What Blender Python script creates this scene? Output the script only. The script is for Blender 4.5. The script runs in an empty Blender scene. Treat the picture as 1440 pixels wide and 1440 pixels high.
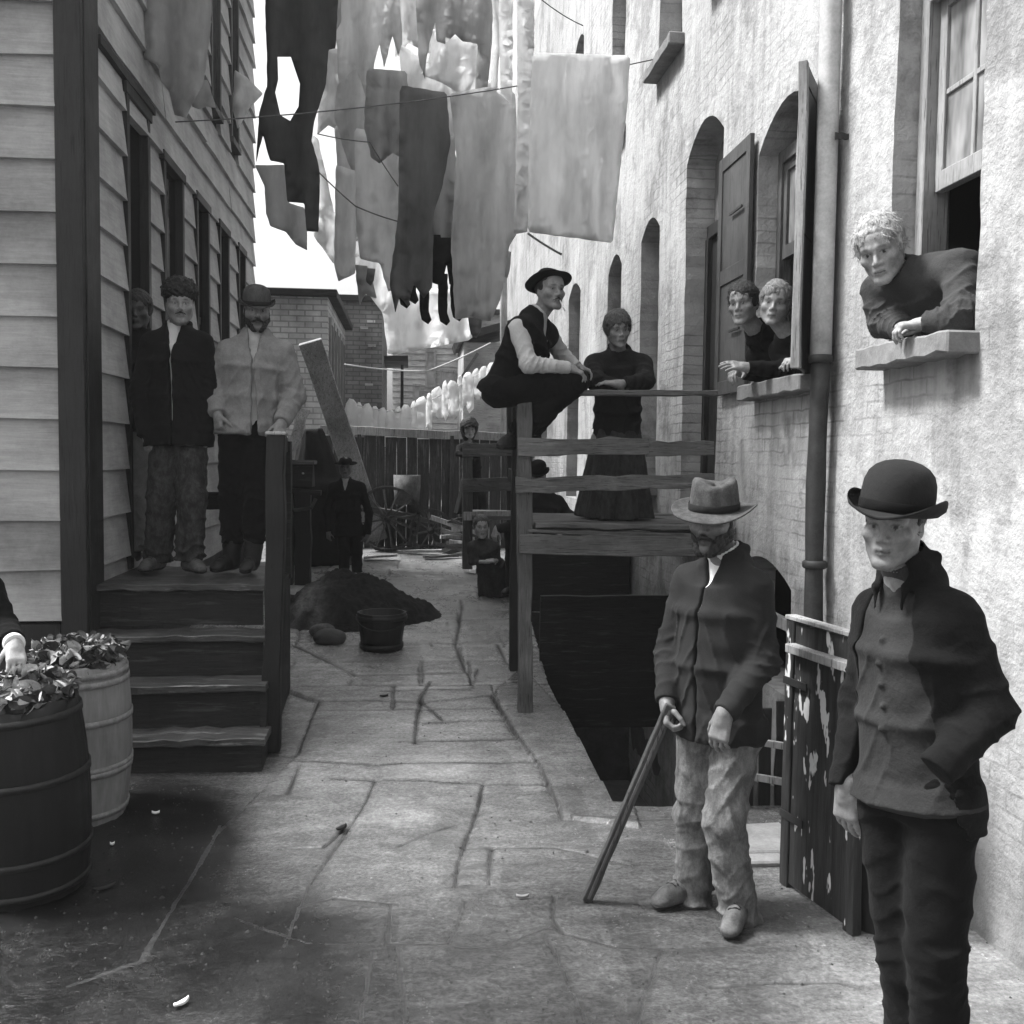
import bpy, bmesh, math, random
import numpy as np
from mathutils import Vector, Matrix, geometry
random.seed(7); RNG = np.random.default_rng(7)
scn = bpy.context.scene
COL = scn.collection
R_ = math.radians
# ------------------------------------------------------------------ camera model
F = 1400.; HC = 1.75; YAW = 5.9; PIT = 3.3; ROLL = .7
MROT = (Matrix.Rotation(R_(-YAW), 3, 'Z') @ Matrix.Rotation(R_(90 - PIT), 3, 'X') @ Matrix.Rotation(R_(ROLL), 3, 'Z'))
MC = np.array(MROT)
CAM = np.array([0., 0., HC])
def ray(px, py): return MC @ np.array([(px - 720) / F, -(py - 720) / F, -1.])
def P(px, py, Y):
    d = ray(px, py); return CAM + d * (Y / d[1])
def WX(px, py, X):
    d = ray(px, py); return CAM + d * (X / d[0])
def zg(Y): return .06 * np.maximum(0, np.asarray(Y) - 4.5)
def G(px, py):
    d = ray(px, py); Y = 5.
    for _ in range(60): Y = .5 * Y + .5 * d[1] * (zg(Y) - HC) / d[2]
    return CAM + d * (Y / d[1])
def to_px(p):
    v = (np.asarray(p) - CAM) @ MC
    return np.stack([720 + F * v[..., 0] / -v[..., 2], 720 - F * v[..., 1] / -v[..., 2]], -1)
cd = bpy.data.cameras.new('camera'); cam = bpy.data.objects.new('camera', cd); COL.objects.link(cam)
cd.sensor_width = 36; cd.lens = 36 * F / 1440; cd.clip_end = 500; cd.clip_start = .05
cam.location = CAM; cam.rotation_euler = MROT.to_euler(); scn.camera = cam
def nrm(v):
    v = np.asarray(v, float); return v / (np.linalg.norm(v) + 1e-12)
def A(*v): return np.array(v, float)
# ------------------------------------------------------------------ objects
def link(o, parent=None):
    COL.objects.link(o)
    if parent is not None:
        o.parent = parent
        if o.type == 'MESH' and o.data.users == 1:
            o.data.transform(Matrix.Translation(-wloc(parent)))
    return o
def wloc(o):
    v = Vector(o.location)
    while o.parent: o = o.parent; v += Vector(o.location)
    return v
def tag(o, label=None, cat=None, group=None, kind=None):
    if label: o['label'] = label
    if cat: o['category'] = cat
    if group: o['group'] = group
    if kind: o['kind'] = kind
    return o
def thing(name, loc, label, cat, group=None):
    o = bpy.data.objects.new(name, None); COL.objects.link(o); o.location = tuple(float(x) for x in loc)
    o.empty_display_size = .1
    return tag(o, label, cat, group)
def bevel(o, w=.004, seg=1):
    m = o.modifiers.new('bevel', 'BEVEL'); m.width = w; m.segments = seg; m.limit_method = 'ANGLE'; m.angle_limit = R_(40)
    return o
def npmesh(name, V, Fq, mat, parent=None, smooth=True, col=None):
    V = np.asarray(V, np.float32); Fq = np.asarray(Fq, np.int32)
    me = bpy.data.meshes.new(name); n = len(Fq); k = Fq.shape[1]
    me.vertices.add(len(V)); me.vertices.foreach_set('co', V.ravel())
    me.loops.add(n * k); me.loops.foreach_set('vertex_index', Fq.ravel())
    me.polygons.add(n); me.polygons.foreach_set('loop_start', np.arange(n, dtype=np.int32) * k)
    me.polygons.foreach_set('loop_total', np.full(n, k, np.int32))
    me.polygons.foreach_set('use_smooth', np.full(n, smooth))
    me.update(calc_edges=True); me.validate()
    if col is not None:
        a = me.color_attributes.new('col', 'FLOAT_COLOR', 'POINT')
        c = np.ones((len(V), 4), np.float32)
        if col.ndim == 1: c[:, :3] = col[:, None]
        else: c[:, :col.shape[1]] = col
        a.data.foreach_set('color', c.ravel())
    me.materials.append(mat)
    return link(bpy.data.objects.new(name, me), parent)
class MB:
    def __init__(s): s.v = []; s.f = []; s.sm = []
    def add(s, V, Fs, smooth=False):
        b = len(s.v); s.v += [tuple(float(c) for c in p) for p in V]
        s.f += [tuple(int(i) + b for i in f) for f in Fs]; s.sm += [smooth] * len(Fs); return s
    def hexa(s, V):  # 8 corners: bottom 4 ccw, top 4
        return s.add(V, [(3, 2, 1, 0), (4, 5, 6, 7), (0, 1, 5, 4), (1, 2, 6, 5), (2, 3, 7, 6), (3, 0, 4, 7)])
    def box(s, lo, hi, j=0):
        x0, y0, z0 = lo; x1, y1, z1 = hi
        V = np.array([(x0, y0, z0), (x1, y0, z0), (x1, y1, z0), (x0, y1, z0), (x0, y0, z1), (x1, y0, z1), (x1, y1, z1), (x0, y1, z1)], float)
        if j: V += RNG.normal(0, j, V.shape)
        return s.hexa(V)
    def beam(s, a, b, w, t, side=None, n=6, j=.002):
        """plank from a to b; w along 'side', t along the third axis; n slices with slight wear"""
        a = np.asarray(a, float); b = np.asarray(b, float); ax = nrm(b - a)
        if side is None: side = (0, 0, 1) if abs(ax[2]) < .9 else (1, 0, 0)
        sd = np.asarray(side, float); sd = nrm(sd - ax * (sd @ ax)); th = np.cross(ax, sd)
        V = []; Fs = []
        for i in range(n + 1):
            c = a + (b - a) * i / n + sd * RNG.normal(0, j) + th * RNG.normal(0, j)
            ww = w * .5 + RNG.normal(0, j); tt = t * .5 + RNG.normal(0, j * .5)
            for q, r in ((-1, -1), (1, -1), (1, 1), (-1, 1)): V.append(c + sd * q * ww + th * r * tt)
            if i:
                o = (i - 1) * 4
                for q in range(4): Fs.append((o + q, o + (q + 1) % 4, o + 4 + (q + 1) % 4, o + 4 + q))
        Fs.append((3, 2, 1, 0)); m = n * 4; Fs.append((m, m + 1, m + 2, m + 3))
        return s.add(V, Fs)
    def tube(s, pts, r, n=8, caps=True):
        pts = [np.asarray(p, float) for p in pts]; V = []; Fs = []; m = len(pts)
        rr = r if hasattr(r, '__len__') else [r] * m
        up = A(0, 0, 1)
        for i, p in enumerate(pts):
            d = nrm(pts[min(i + 1, m - 1)] - pts[max(i - 1, 0)])
            e1 = np.cross(d, up)
            if np.linalg.norm(e1) < .1: e1 = np.cross(d, A(1, 0, 0))
            e1 = nrm(e1); e2 = np.cross(d, e1)
            for k in range(n):
                a = 2 * math.pi * k / n; V.append(p + rr[i] * (math.cos(a) * e1 + math.sin(a) * e2))
            if i:
                o = (i - 1) * n
                for k in range(n): Fs.append((o + k, o + (k + 1) % n, o + n + (k + 1) % n, o + n + k))
        if caps: Fs.append(tuple(range(n))[::-1]); Fs.append(tuple((m - 1) * n + k for k in range(n)))
        return s.add(V, Fs, True)
    def lathe(s, prof, c, n=32, R=None, wob=None, close=True):
        V = []; Fs = []; c = np.asarray(c, float); m = len(prof)
        for i, (r, z) in enumerate(prof):
            for k in range(n):
                a = 2 * math.pi * k / n; p = A(r * math.cos(a), r * math.sin(a), z)
                if wob: p = wob(p, a, i)
                V.append(c + (p if R is None else R @ p))
            if i:
                o = (i - 1) * n
                for k in range(n): Fs.append((o + k, o + (k + 1) % n, o + n + (k + 1) % n, o + n + k))
        if close: Fs.append(tuple(range(n))[::-1]); Fs.append(tuple((m - 1) * n + k for k in range(n)))
        return s.add(V, Fs, True)
    def build(s, name, mat, parent=None, bev=0, smooth=None):
        me = bpy.data.meshes.new(name); me.from_pydata(s.v, [], s.f); me.update()
        me.polygons.foreach_set('use_smooth', np.array(s.sm if smooth is None else [smooth] * len(s.f), bool))
        bm = bmesh.new(); bm.from_mesh(me); bmesh.ops.recalc_face_normals(bm, faces=bm.faces); bm.to_mesh(me); bm.free()
        me.materials.append(mat)
        o = link(bpy.data.objects.new(name, me), parent)
        if bev: bevel(o, bev)
        return o
# ------------------------------------------------------------------ materials
class NT:
    def __init__(s, name):
        s.m = bpy.data.materials.new(name); s.m.use_nodes = True; s.t = s.m.node_tree; s.n = s.t.nodes; s.l = s.t.links
        s.b = s.n['Principled BSDF']; s.out = s.n['Material Output']; s.co = s.n.new('ShaderNodeTexCoord').outputs['Object']
        s.b.inputs['Specular IOR Level'].default_value = .35
    def map(s, sc=(1, 1, 1), co=None, rot=(0, 0, 0)):
        n = s.n.new('ShaderNodeMapping'); n.inputs['Scale'].default_value = sc; n.inputs['Rotation'].default_value = rot
        s.l.new(co or s.co, n.inputs[0]); return n.outputs[0]
    def noise(s, scale, detail=4, rough=.55, co=None, dist=0):
        n = s.n.new('ShaderNodeTexNoise'); n.inputs['Scale'].default_value = scale; n.inputs['Detail'].default_value = detail
        n.inputs['Roughness'].default_value = rough; n.inputs['Distortion'].default_value = dist
        s.l.new(co or s.co, n.inputs['Vector']); return n.outputs[0]
    def ramp(s, x, pts):
        n = s.n.new('ShaderNodeValToRGB'); e = n.color_ramp.elements
        while len(e) < len(pts): e.new(.5)
        for q, (p, v) in zip(e, pts): q.position = p; q.color = (v, v, v, 1)
        s.l.new(x, n.inputs[0]); return n.outputs[0]
    def math(s, op, a, b=None, c=None):
        n = s.n.new('ShaderNodeMath'); n.operation = op
        for i, x in enumerate((a, b, c)):
            if x is None: continue
            if isinstance(x, (int, float)): n.inputs[i].default_value = x
            else: s.l.new(x, n.inputs[i])
        return n.outputs[0]
    def attr(s, name='col'):
        n = s.n.new('ShaderNodeVertexColor'); n.layer_name = name; return n.outputs[0]
    def sep(s, c):
        n = s.n.new('ShaderNodeSeparateColor'); s.l.new(c, n.inputs[0]); return n.outputs
    def bump(s, h, st=.3, d=.01, prev=None):
        n = s.n.new('ShaderNodeBump'); n.inputs['Strength'].default_value = st; n.inputs['Distance'].default_value = d
        s.l.new(h, n.inputs['Height'])
        if prev: s.l.new(prev, n.inputs['Normal'])
        return n.outputs[0]
    def fin(s, col=None, rough=None, nor=None):
        for k, x in (('Base Color', col), ('Roughness', rough), ('Normal', nor)):
            if x is None: continue
            if isinstance(x, (int, float)):
                s.b.inputs[k].default_value = (x, x, x, 1) if k == 'Base Color' else x
            else: s.l.new(x, s.b.inputs[k])
        return s.m
def m_cloth(name, v, var=.45, weave=900, trans=0, bump=.25, rough=.9, big=7, knit=0, dirt=0):
    t = NT(name); a = t.noise(big, 5, .65); f = t.noise(210, 3, .8)
    c = t.math('ADD', t.math('MULTIPLY', a, .5), t.math('MULTIPLY', f, .5))
    c = t.ramp(c, [(.3, v * (1 - var)), (.5, v), (.72, min(.9, v * (1 + var)))])
    if dirt:
        d = t.ramp(t.noise(26, 6, .75, t.map((1, 1, .5))), [(.42, 0), (.72, 1)])
        c = t.math('ADD', c, t.math('MULTIPLY', d, dirt))
    if knit:
        w = t.n.new('ShaderNodeTexWave'); w.bands_direction = 'Z'; w.inputs['Scale'].default_value = knit; w.inputs['Distortion'].default_value = 1.2
        w.inputs['Detail Scale'].default_value = 2; t.l.new(t.co, w.inputs['Vector'])
        nb = t.bump(w.outputs[1], .22, .002); nb = t.bump(f, bump, .006, nb)
        c = t.math('MULTIPLY', c, t.math('ADD', t.math('MULTIPLY', w.outputs[1], .25), .85))
    else:
        nb = t.bump(t.noise(45, 4, .6), bump, .02); nb = t.bump(t.noise(weave, 2), .25, .002, nb)
    t.fin(c, rough, nb)
    t.b.inputs['Sheen Weight'].default_value = .02; t.b.inputs['Sheen Roughness'].default_value = .6
    t.b.inputs['Specular IOR Level'].default_value = .04
    if trans:
        tr = t.n.new('ShaderNodeBsdfTranslucent'); t.l.new(c, tr.inputs[0]); mx = t.n.new('ShaderNodeMixShader'); mx.inputs[0].default_value = trans
        t.l.new(t.b.outputs[0], mx.inputs[1]); t.l.new(tr.outputs[0], mx.inputs[2]); t.l.new(mx.outputs[0], t.out.inputs[0])
    return t.m
def m_wood(name, v, axis='X', var=.5, rough=.75, bump=.35, sc=1, wear=0, crack=1):
    t = NT(name); k = {'X': (1.2, 14, 14), 'Y': (14, 1.2, 14), 'Z': (14, 14, 1.2)}[axis]
    g = t.noise(3.2 * sc, 6, .65, t.map(k), .6); b = t.noise(2.1, 4, .6); s = t.noise(60, 3, .7)
    x = t.math('ADD', t.math('MULTIPLY', g, .5), t.math('ADD', t.math('MULTIPLY', b, .35), t.math('MULTIPLY', s, .15)))
    c = t.ramp(x, [(.32, v * (1 - var)), (.5, v), (.68, min(.85, v * (1 + var)))])
    if crack: ck = t.ramp(t.noise(5 * sc, 3, .5, t.map(tuple(q * (1 if q < 5 else 2.2) for q in k)), .3), [(.36, .35), (.41, 1)]); c = t.math('MULTIPLY', c, ck)
    c = t.math('MULTIPLY', c, t.ramp(t.noise(1.1, 6, .7), [(.36, .62), (.60, 1.12)]))
    if wear:
        w = t.ramp(t.noise(9, 6, .7, t.map(tuple(q * .25 for q in k))), [(.56, 0), (.66, 1)])
        c = t.math('ADD', c, t.math('MULTIPLY', w, wear))
    return t.fin(c, t.ramp(b, [(.3, rough - .15), (.7, min(1, rough + .15))]), t.bump(s, .15, .004, t.bump(g, bump, .01)))
def m_skin(name='skin'):
    t = NT(name); a = t.attr(); n = t.noise(55, 4, .6)
    c = t.math('MULTIPLY', a, t.math('MULTIPLY', t.ramp(n, [(.3, .72), (.7, 1.15)]), t.ramp(t.noise(260, 4, .8), [(.3, .82), (.7, 1.12)])))
    t.fin(c, .5, t.bump(t.noise(300, 3), .12, .002)); t.b.inputs['Specular IOR Level'].default_value = .4
    return t.m
def m_hair(name, v):
    t = NT(name); n = t.noise(120, 4, .7, t.map((1, 1, .35)))
    return t.fin(t.ramp(n, [(.3, v * .4), (.7, v * 1.7)]), .55, t.bump(n, .8, .01))
def m_plain(name, v, rough=.6, var=.3, sc=20, bump=.2, metal=0):
    t = NT(name); n = t.noise(sc, 5, .65); f = t.noise(sc * 9, 3, .7)
    x = t.math('ADD', t.math('MULTIPLY', n, .7), t.math('MULTIPLY', f, .3))
    t.fin(t.ramp(x, [(.32, v * (1 - var)), (.68, min(.9, v * (1 + var)))]), rough, t.bump(x, bump, .01)); t.b.inputs['Metallic'].default_value = metal
    return t.m
# ------------------------------------------------------------------ implicit surfaces -> meshes
def smin(a, b, k):
    h = np.maximum(k - np.abs(a - b), 0) / k
    return np.minimum(a, b) - h * h * k * .25
def smax(a, b, k): return -smin(-a, -b, k)
class Field:
    def __init__(s, lo, hi, h):
        s.lo = np.asarray(lo, np.float32); s.h = h
        n = np.ceil((np.asarray(hi) - s.lo) / h).astype(int) + 1
        s.D = np.full(n, .3, np.float32); s.ax = [(s.lo[i] + h * np.arange(n[i])).astype(np.float32) for i in range(3)]
    def sub(s, lo, hi):
        sl = []
        for i in range(3):
            a = max(0, int((lo[i] - s.lo[i]) / s.h)); b = min(len(s.ax[i]), int((hi[i] - s.lo[i]) / s.h) + 2)
            if b <= a: return None, None
            sl.append(slice(a, b))
        x, y, z = (s.ax[i][sl[i]] for i in range(3))
        return tuple(sl), (x[:, None, None], y[None, :, None], z[None, None, :])
    def add(s, prim, k=.02, op='u'):
        fn, lo, hi = prim; m = k + .03
        sl, X = s.sub(np.asarray(lo) - m, np.asarray(hi) + m)
        if sl is None: return
        d = fn(*X)
        if op == 'u': s.D[sl] = smin(s.D[sl], d, k)
        elif op == 's': s.D[sl] = smax(s.D[sl], -d, k)
    def mesh(s):
        D = s.D; S = D < 0
        c = [S[i:S.shape[0] - 1 + i, j:S.shape[1] - 1 + j, k:S.shape[2] - 1 + k] for i in (0, 1) for j in (0, 1) for k in (0, 1)]
        al = c[0].copy(); an = c[0].copy()
        for q in c[1:]: al &= q; an |= q
        act = an & ~al; idx = np.argwhere(act)
        if len(idx) == 0: return np.zeros((0, 3)), np.zeros((0, 4), int)
        cid = np.full(act.shape, -1, np.int32); cid[act] = np.arange(len(idx))
        off = np.array([(i, j, k) for i in (0, 1) for j in (0, 1) for k in (0, 1)])
        val = np.stack([D[idx[:, 0] + o[0], idx[:, 1] + o[1], idx[:, 2] + o[2]] for o in off], 1)
        acc = np.zeros((len(idx), 3)); cnt = np.zeros(len(idx))
        for a in range(8):
            for b in range(a + 1, 8):
                if np.abs(off[a] - off[b]).sum() != 1: continue
                va, vb = val[:, a], val[:, b]; m = (va < 0) != (vb < 0)
                t = va[m] / (va[m] - vb[m]); acc[m] += off[a] + (off[b] - off[a]) * t[:, None]; cnt[m] += 1
        V = s.lo + (idx + acc / cnt[:, None]) * s.h
        Q = []
        for ax in range(3):
            o1, o2 = [q for q in range(3) if q != ax]
            sl0 = [slice(1, -1)] * 3; sl1 = [slice(1, -1)] * 3
            sl0[ax] = slice(0, -1); sl1[ax] = slice(1, None)
            a, b = S[tuple(sl0)], S[tuple(sl1)]
            e = np.argwhere(a != b)
            if len(e) == 0: continue
            inside = a[e[:, 0], e[:, 1], e[:, 2]]
            base = e.copy(); base[:, o1] += 1; base[:, o2] += 1
            def cell(d1, d2):
                q = base.copy(); q[:, o1] -= d1; q[:, o2] -= d2; return cid[q[:, 0], q[:, 1], q[:, 2]]
            q = np.stack([cell(1, 1), cell(0, 1), cell(0, 0), cell(1, 0)], 1)
            fl = inside if ax != 1 else ~inside
            q[~fl] = q[~fl][:, ::-1]; Q.append(q)
        Q = np.concatenate(Q); Q = Q[(Q >= 0).all(1)]
        return V, Q
def dot3(X, v): return X[0] * np.float32(v[0]) + X[1] * np.float32(v[1]) + X[2] * np.float32(v[2])
def rc(a, b, ra, rb, cap=0, fold=None):
    """round cone; cap=1 cuts flat at b, 2 at both ends"""
    a = np.asarray(a, float); b = np.asarray(b, float); L = np.linalg.norm(b - a) + 1e-9; ax = (b - a) / L
    e1 = nrm(np.cross(ax, (0, 1, 0) if abs(ax[1]) < .8 else (1, 0, 0))); e2 = np.cross(ax, e1)
    def fn(x, y, z):
        X = (x - np.float32(a[0]), y - np.float32(a[1]), z - np.float32(a[2]))
        l = dot3(X, ax); t = np.clip(l / L, 0, 1)
        r2 = (X[0] - ax[0] * L * t) ** 2 + (X[1] - ax[1] * L * t) ** 2 + (X[2] - ax[2] * L * t) ** 2
        d = np.sqrt(r2) - (ra + (rb - ra) * t)
        if fold: d = d - fold(l, dot3(X, e1), dot3(X, e2), L)
        if cap: d = np.maximum(d, l - L)
        if cap == 2: d = np.maximum(d, -l)
        return d.astype(np.float32)
    m = max(ra, rb) + .015; return fn, np.minimum(a, b) - m, np.maximum(a, b) + m
def ell(c, r, R=None):
    c = np.asarray(c, float); r = np.asarray(r, float); R = np.eye(3) if R is None else R
    def fn(x, y, z):
        X = (x - c[0], y - c[1], z - c[2]); u = [dot3(X, R[:, i]) / r[i] for i in range(3)]
        k0 = np.sqrt(u[0] ** 2 + u[1] ** 2 + u[2] ** 2) + 1e-6
        k1 = np.sqrt((u[0] / r[0]) ** 2 + (u[1] / r[1]) ** 2 + (u[2] / r[2]) ** 2) + 1e-6
        return (k0 * (k0 - 1) / k1).astype(np.float32)
    m = r.max(); return fn, c - m, c + m
def econe(a, b, right, w0, w1, cap=0, fold=None, pw=2.):
    """elliptic tapered column a->b; w=(half width along right, half depth)"""
    a = np.asarray(a, float); b = np.asarray(b, float); L = np.linalg.norm(b - a) + 1e-9; ax = (b - a) / L
    r = np.asarray(right, float); r = nrm(r - ax * (r @ ax)); f = np.cross(r, ax)
    def fn(x, y, z):
        X = (x - a[0], y - a[1], z - a[2]); l = dot3(X, ax); t = np.clip(l / L, 0, 1)
        w = w0[0] + (w1[0] - w0[0]) * t; dp = w0[1] + (w1[1] - w0[1]) * t
        u = dot3(X, r); v = dot3(X, f); q = ((np.abs(u) / w) ** pw + (np.abs(v) / dp) ** pw) ** (1 / pw)
        d = (q - 1) * np.minimum(w, dp) * (.6 + .4 * np.minimum(q, 1))
        if fold: d = d - fold(l, u, v, L)
        ex = np.maximum(-l, l - L)
        if cap == 1: d = np.maximum(d, l - L); ex = -l
        if cap == 2: return np.maximum(d, ex).astype(np.float32)
        return np.where(ex > 0, np.sqrt(np.maximum(d, 0) ** 2 + ex ** 2) + np.minimum(np.maximum(d, ex), 0), d).astype(np.float32)
    m = max(w0[0], w1[0], w0[1], w1[1]) + .02; return fn, np.minimum(a, b) - m, np.maximum(a, b) + m
def wr(amp, lam=.06, tilt=6., seed=0., near=None):
    """cloth folds round a limb: diagonal ridges in clusters, strongest near a joint"""
    def f(l, u, v, L):
        sw = np.sin(seed * 3.1 + 1); ph = l * (6.283 / lam) + seed + tilt * 10 * u * sw + 2.6 * np.sin(20 * v + seed * 2 + l * 11) + 1.6 * np.sin(33 * u + seed - l * 7)
        g = 1 - np.abs(np.sin(ph * .5)); g = g * g - .3
        ph2 = l * (3.9 / lam) - tilt * 12 * u * sw + 2 * np.sin(26 * u - seed) + 14 * v; g2 = 1 - np.abs(np.sin(ph2 * .5)); g2 = g2 * g2 - .3
        m = np.clip(.5 + .8 * np.sin(l * 13 + seed * 5 + 26 * u + 1.5 * np.sin(19 * v)), 0, 1); env = m * .8
        if near is not None: env = env * .5 + .9 * np.exp(-((l - near * L) / .08) ** 2)
        return amp * (g * env + .6 * g2 * (1 - m))
    return f
def wt(amp, seed=0.):
    """slack cloth on a torso: long slanting pulls"""
    def f(l, u, v, L):
        ph = 26 * u + 14 * l * np.sin(seed) + 2.2 * np.sin(9 * l + seed + 6 * u) + 5 * np.abs(u); g = 1 - np.abs(np.sin(ph)); g = g ** 3
        ph2 = 19 * l + 30 * np.abs(u) + 1.8 * np.sin(14 * u + seed); g2 = (1 - np.abs(np.sin(ph2))) ** 3
        m = np.clip(.5 + .8 * np.sin(7 * l + seed * 2 + 11 * u), 0, 1)
        return amp * (g * m + g2 * (1 - m) - .25)
    return f
def drape(amp, n=9, seed=0., grow=1.):
    def f(l, u, v, L):
        th = np.arctan2(v, u); t = np.clip(l / L, 0, 1.1) ** grow
        return amp * t * (np.sin(n * th + seed + .9 * np.sin(3 * th + seed * 2)) + .4 * np.sin(2.3 * n * th + 1.7 * seed + l * 6))
    return f
# ------------------------------------------------------------------ people
def nz(V, fr, seed, n=7):
    g = np.random.default_rng(seed); o = np.zeros(len(V))
    for _ in range(n):
        k = g.normal(0, 1, 3); k *= fr * g.uniform(.6, 1.5) / np.linalg.norm(k); o += np.sin(V @ k + g.uniform(0, 6.28))
    return o / math.sqrt(n)
def vnormals(V, Q):
    n = np.cross(V[Q[:, 2]] - V[Q[:, 0]], V[Q[:, 3]] - V[Q[:, 1]]); N = np.zeros_like(V)
    for i in range(4): np.add.at(N, Q[:, i], n)
    return N / (np.linalg.norm(N, axis=1, keepdims=True) + 1e-12)
def fmesh(name, fld, mat, parent, rough=0, fr=60, seed=1, col=None):
    V, Q = fld.mesh()
    if len(Q) == 0: return None
    if rough: V = V + vnormals(V, Q) * (rough * nz(V, fr, seed))[:, None]
    return npmesh(name, V, Q, mat, parent, True, None if col is None else col(V))
def hframe(yaw, pitch, roll=0):
    return np.array(Matrix.Rotation(R_(yaw), 3, 'Z') @ Matrix.Rotation(R_(pitch), 3, 'X') @ Matrix.Rotation(R_(roll), 3, 'Y'))
def E_(x, y, z, c, r):
    u, v, w = (x - c[0]) / r[0], (y - c[1]) / r[1], (z - c[2]) / r[2]
    k0 = np.sqrt(u * u + v * v + w * w) + 1e-6; k1 = np.sqrt((u / r[0]) ** 2 + (v / r[1]) ** 2 + (w / r[2]) ** 2) + 1e-6
    return k0 * (k0 - 1) / k1
def C_(x, y, z, a, b, ra, rb):
    a = np.array(a, float); b = np.array(b, float); d = b - a; L2 = d @ d
    t = np.clip(((x - a[0]) * d[0] + (y - a[1]) * d[1] + (z - a[2]) * d[2]) / L2, 0, 1)
    return np.sqrt((x - a[0] - t * d[0]) ** 2 + (y - a[1] - t * d[1]) ** 2 + (z - a[2] - t * d[2]) ** 2) - (ra + (rb - ra) * t)
def head_d(x, y, z, o):
    """forward -y, up z, origin between the ears at eye level; metres for an adult"""
    jw = o.get('jaw', 1.); ax = np.abs(x)
    d = E_(x, y, z, (0, .018, .035), (.077, .098, .092))
    d = smin(d, E_(x, y, z, (0, -.03, -.035), (.060 * jw, .062, .078)), .03)
    d = smin(d, C_(ax, y, z, (.05 * jw, -.005, -.062), (.018 * jw, -.078, -.103), .02, .017), .03)
    d = smin(d, E_(x, y, z, (0, -.086, -.106), (.022, .017, .017)), .02)
    d = smin(d, E_(ax, y, z, (.046, -.058, -.022), (.024, .024, .02)), .025)
    d = smin(d, C_(ax, y, z, (.008, -.088, .022), (.046, -.07, .022), .011, .010), .015)
    d = smin(d, E_(x, y, z, (0, -.062, .05), (.052, .024, .035)), .03)
    d = smax(d, -E_(ax, y, z, (.032, -.100, .002), (.0155, .018, .0115)), .012)
    d = smin(d, E_(ax, y, z, (.0315, -.0745, .002), (.0125, .0125, .0125)), .004)
    d = smin(d, C_(ax, y, z, (.019, -.083, .011), (.044, -.075, .010), .0045, .004), .006)
    d = smin(d, C_(ax, y, z, (.022, -.080, -.007), (.043, -.074, -.006), .0035, .0035), .006)
    d = smin(d, C_(x, y, z, (0, -.086, .012), (0, -.112, -.030), .0075, .0105), .012)
    d = smin(d, E_(ax, y, z, (.0125, -.098, -.036), (.0095, .012, .008)), .008)
    d = smax(d, -E_(ax, y, z, (.0065, -.106, -.0445), (.0045, .006, .004)), .004)
    d = smin(d, E_(x, y, z, (0, -.082, -.064), (.03, .022, .022)), .015)
    d = smin(d, C_(ax, y, z, (.0, -.1035, -.062), (.022, -.093, -.066), .0055, .003), .006)
    d = smin(d, C_(ax, y, z, (.0, -.1015, -.0755), (.019, -.092, -.071), .0065, .003), .006)
    d = smax(d, -C_(ax, y, z, (.0, -.110, -.0685), (.023, -.097, -.0685), .0028, .002), .004)
    d = smin(d, E_(x, y, z, (0, .005, -.03), (.069, .07, .06)), .03)
    d = smin(d, E_(ax, y + .2 * z, z, (.073, .014, -.008), (.010, .017, .028)), .006)
    d = smax(d, -E_(ax, y, z, (.083, .008, -.006), (.005, .008, .014)), .004)
    return d
def head_col(p, skin, o):
    x, y, z = np.abs(p[:, 0]), p[:, 1], p[:, 2]; c = np.full(len(p), skin); fr = y < -.045
    def blob(cx, cy, cz, rx, rz): return np.exp(-(((x - cx) / rx) ** 2 + ((z - cz) / rz) ** 2) ** 2)
    c *= 1 - .72 * blob(.031, 0, .026 - .0, .017, .0055) * fr * o.get('brow', 1)
    e = (((x - .0315) / .0125) ** 2 + ((z - .002) / .0062) ** 2 < 1) & (y < -.07)
    c[e] = skin * 1.25
    gx = o.get('gaze', 0.)
    xi = p[:, 0] - np.sign(p[:, 0]) * .0315 - gx
    c[e & (xi ** 2 + (z - .002) ** 2 < .0062 ** 2)] = .015
    lid = (((x - .0315) / .0155) ** 2 + ((z - .0065) / .0055) ** 2 < 1) & (y < -.066) & ~e; c[lid] *= .55
    lip = (x < .022) & (z < -.058) & (z > -.081) & (y < -.088); c[lip] *= .72
    c[(x < .022) & (np.abs(z + .0685) < .0026) & (y < -.088)] *= .35
    st = o.get('stubble', 0)
    if st:
        m = np.clip((-.028 - z) / .02, 0, 1) * (y < .03); c *= 1 - st * m
    c *= 1 - .25 * blob(.034, 0, .0, .026, .02) * fr - .2 * blob(.05, 0, -.055, .02, .03) * (y < -.02)
    return c
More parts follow.
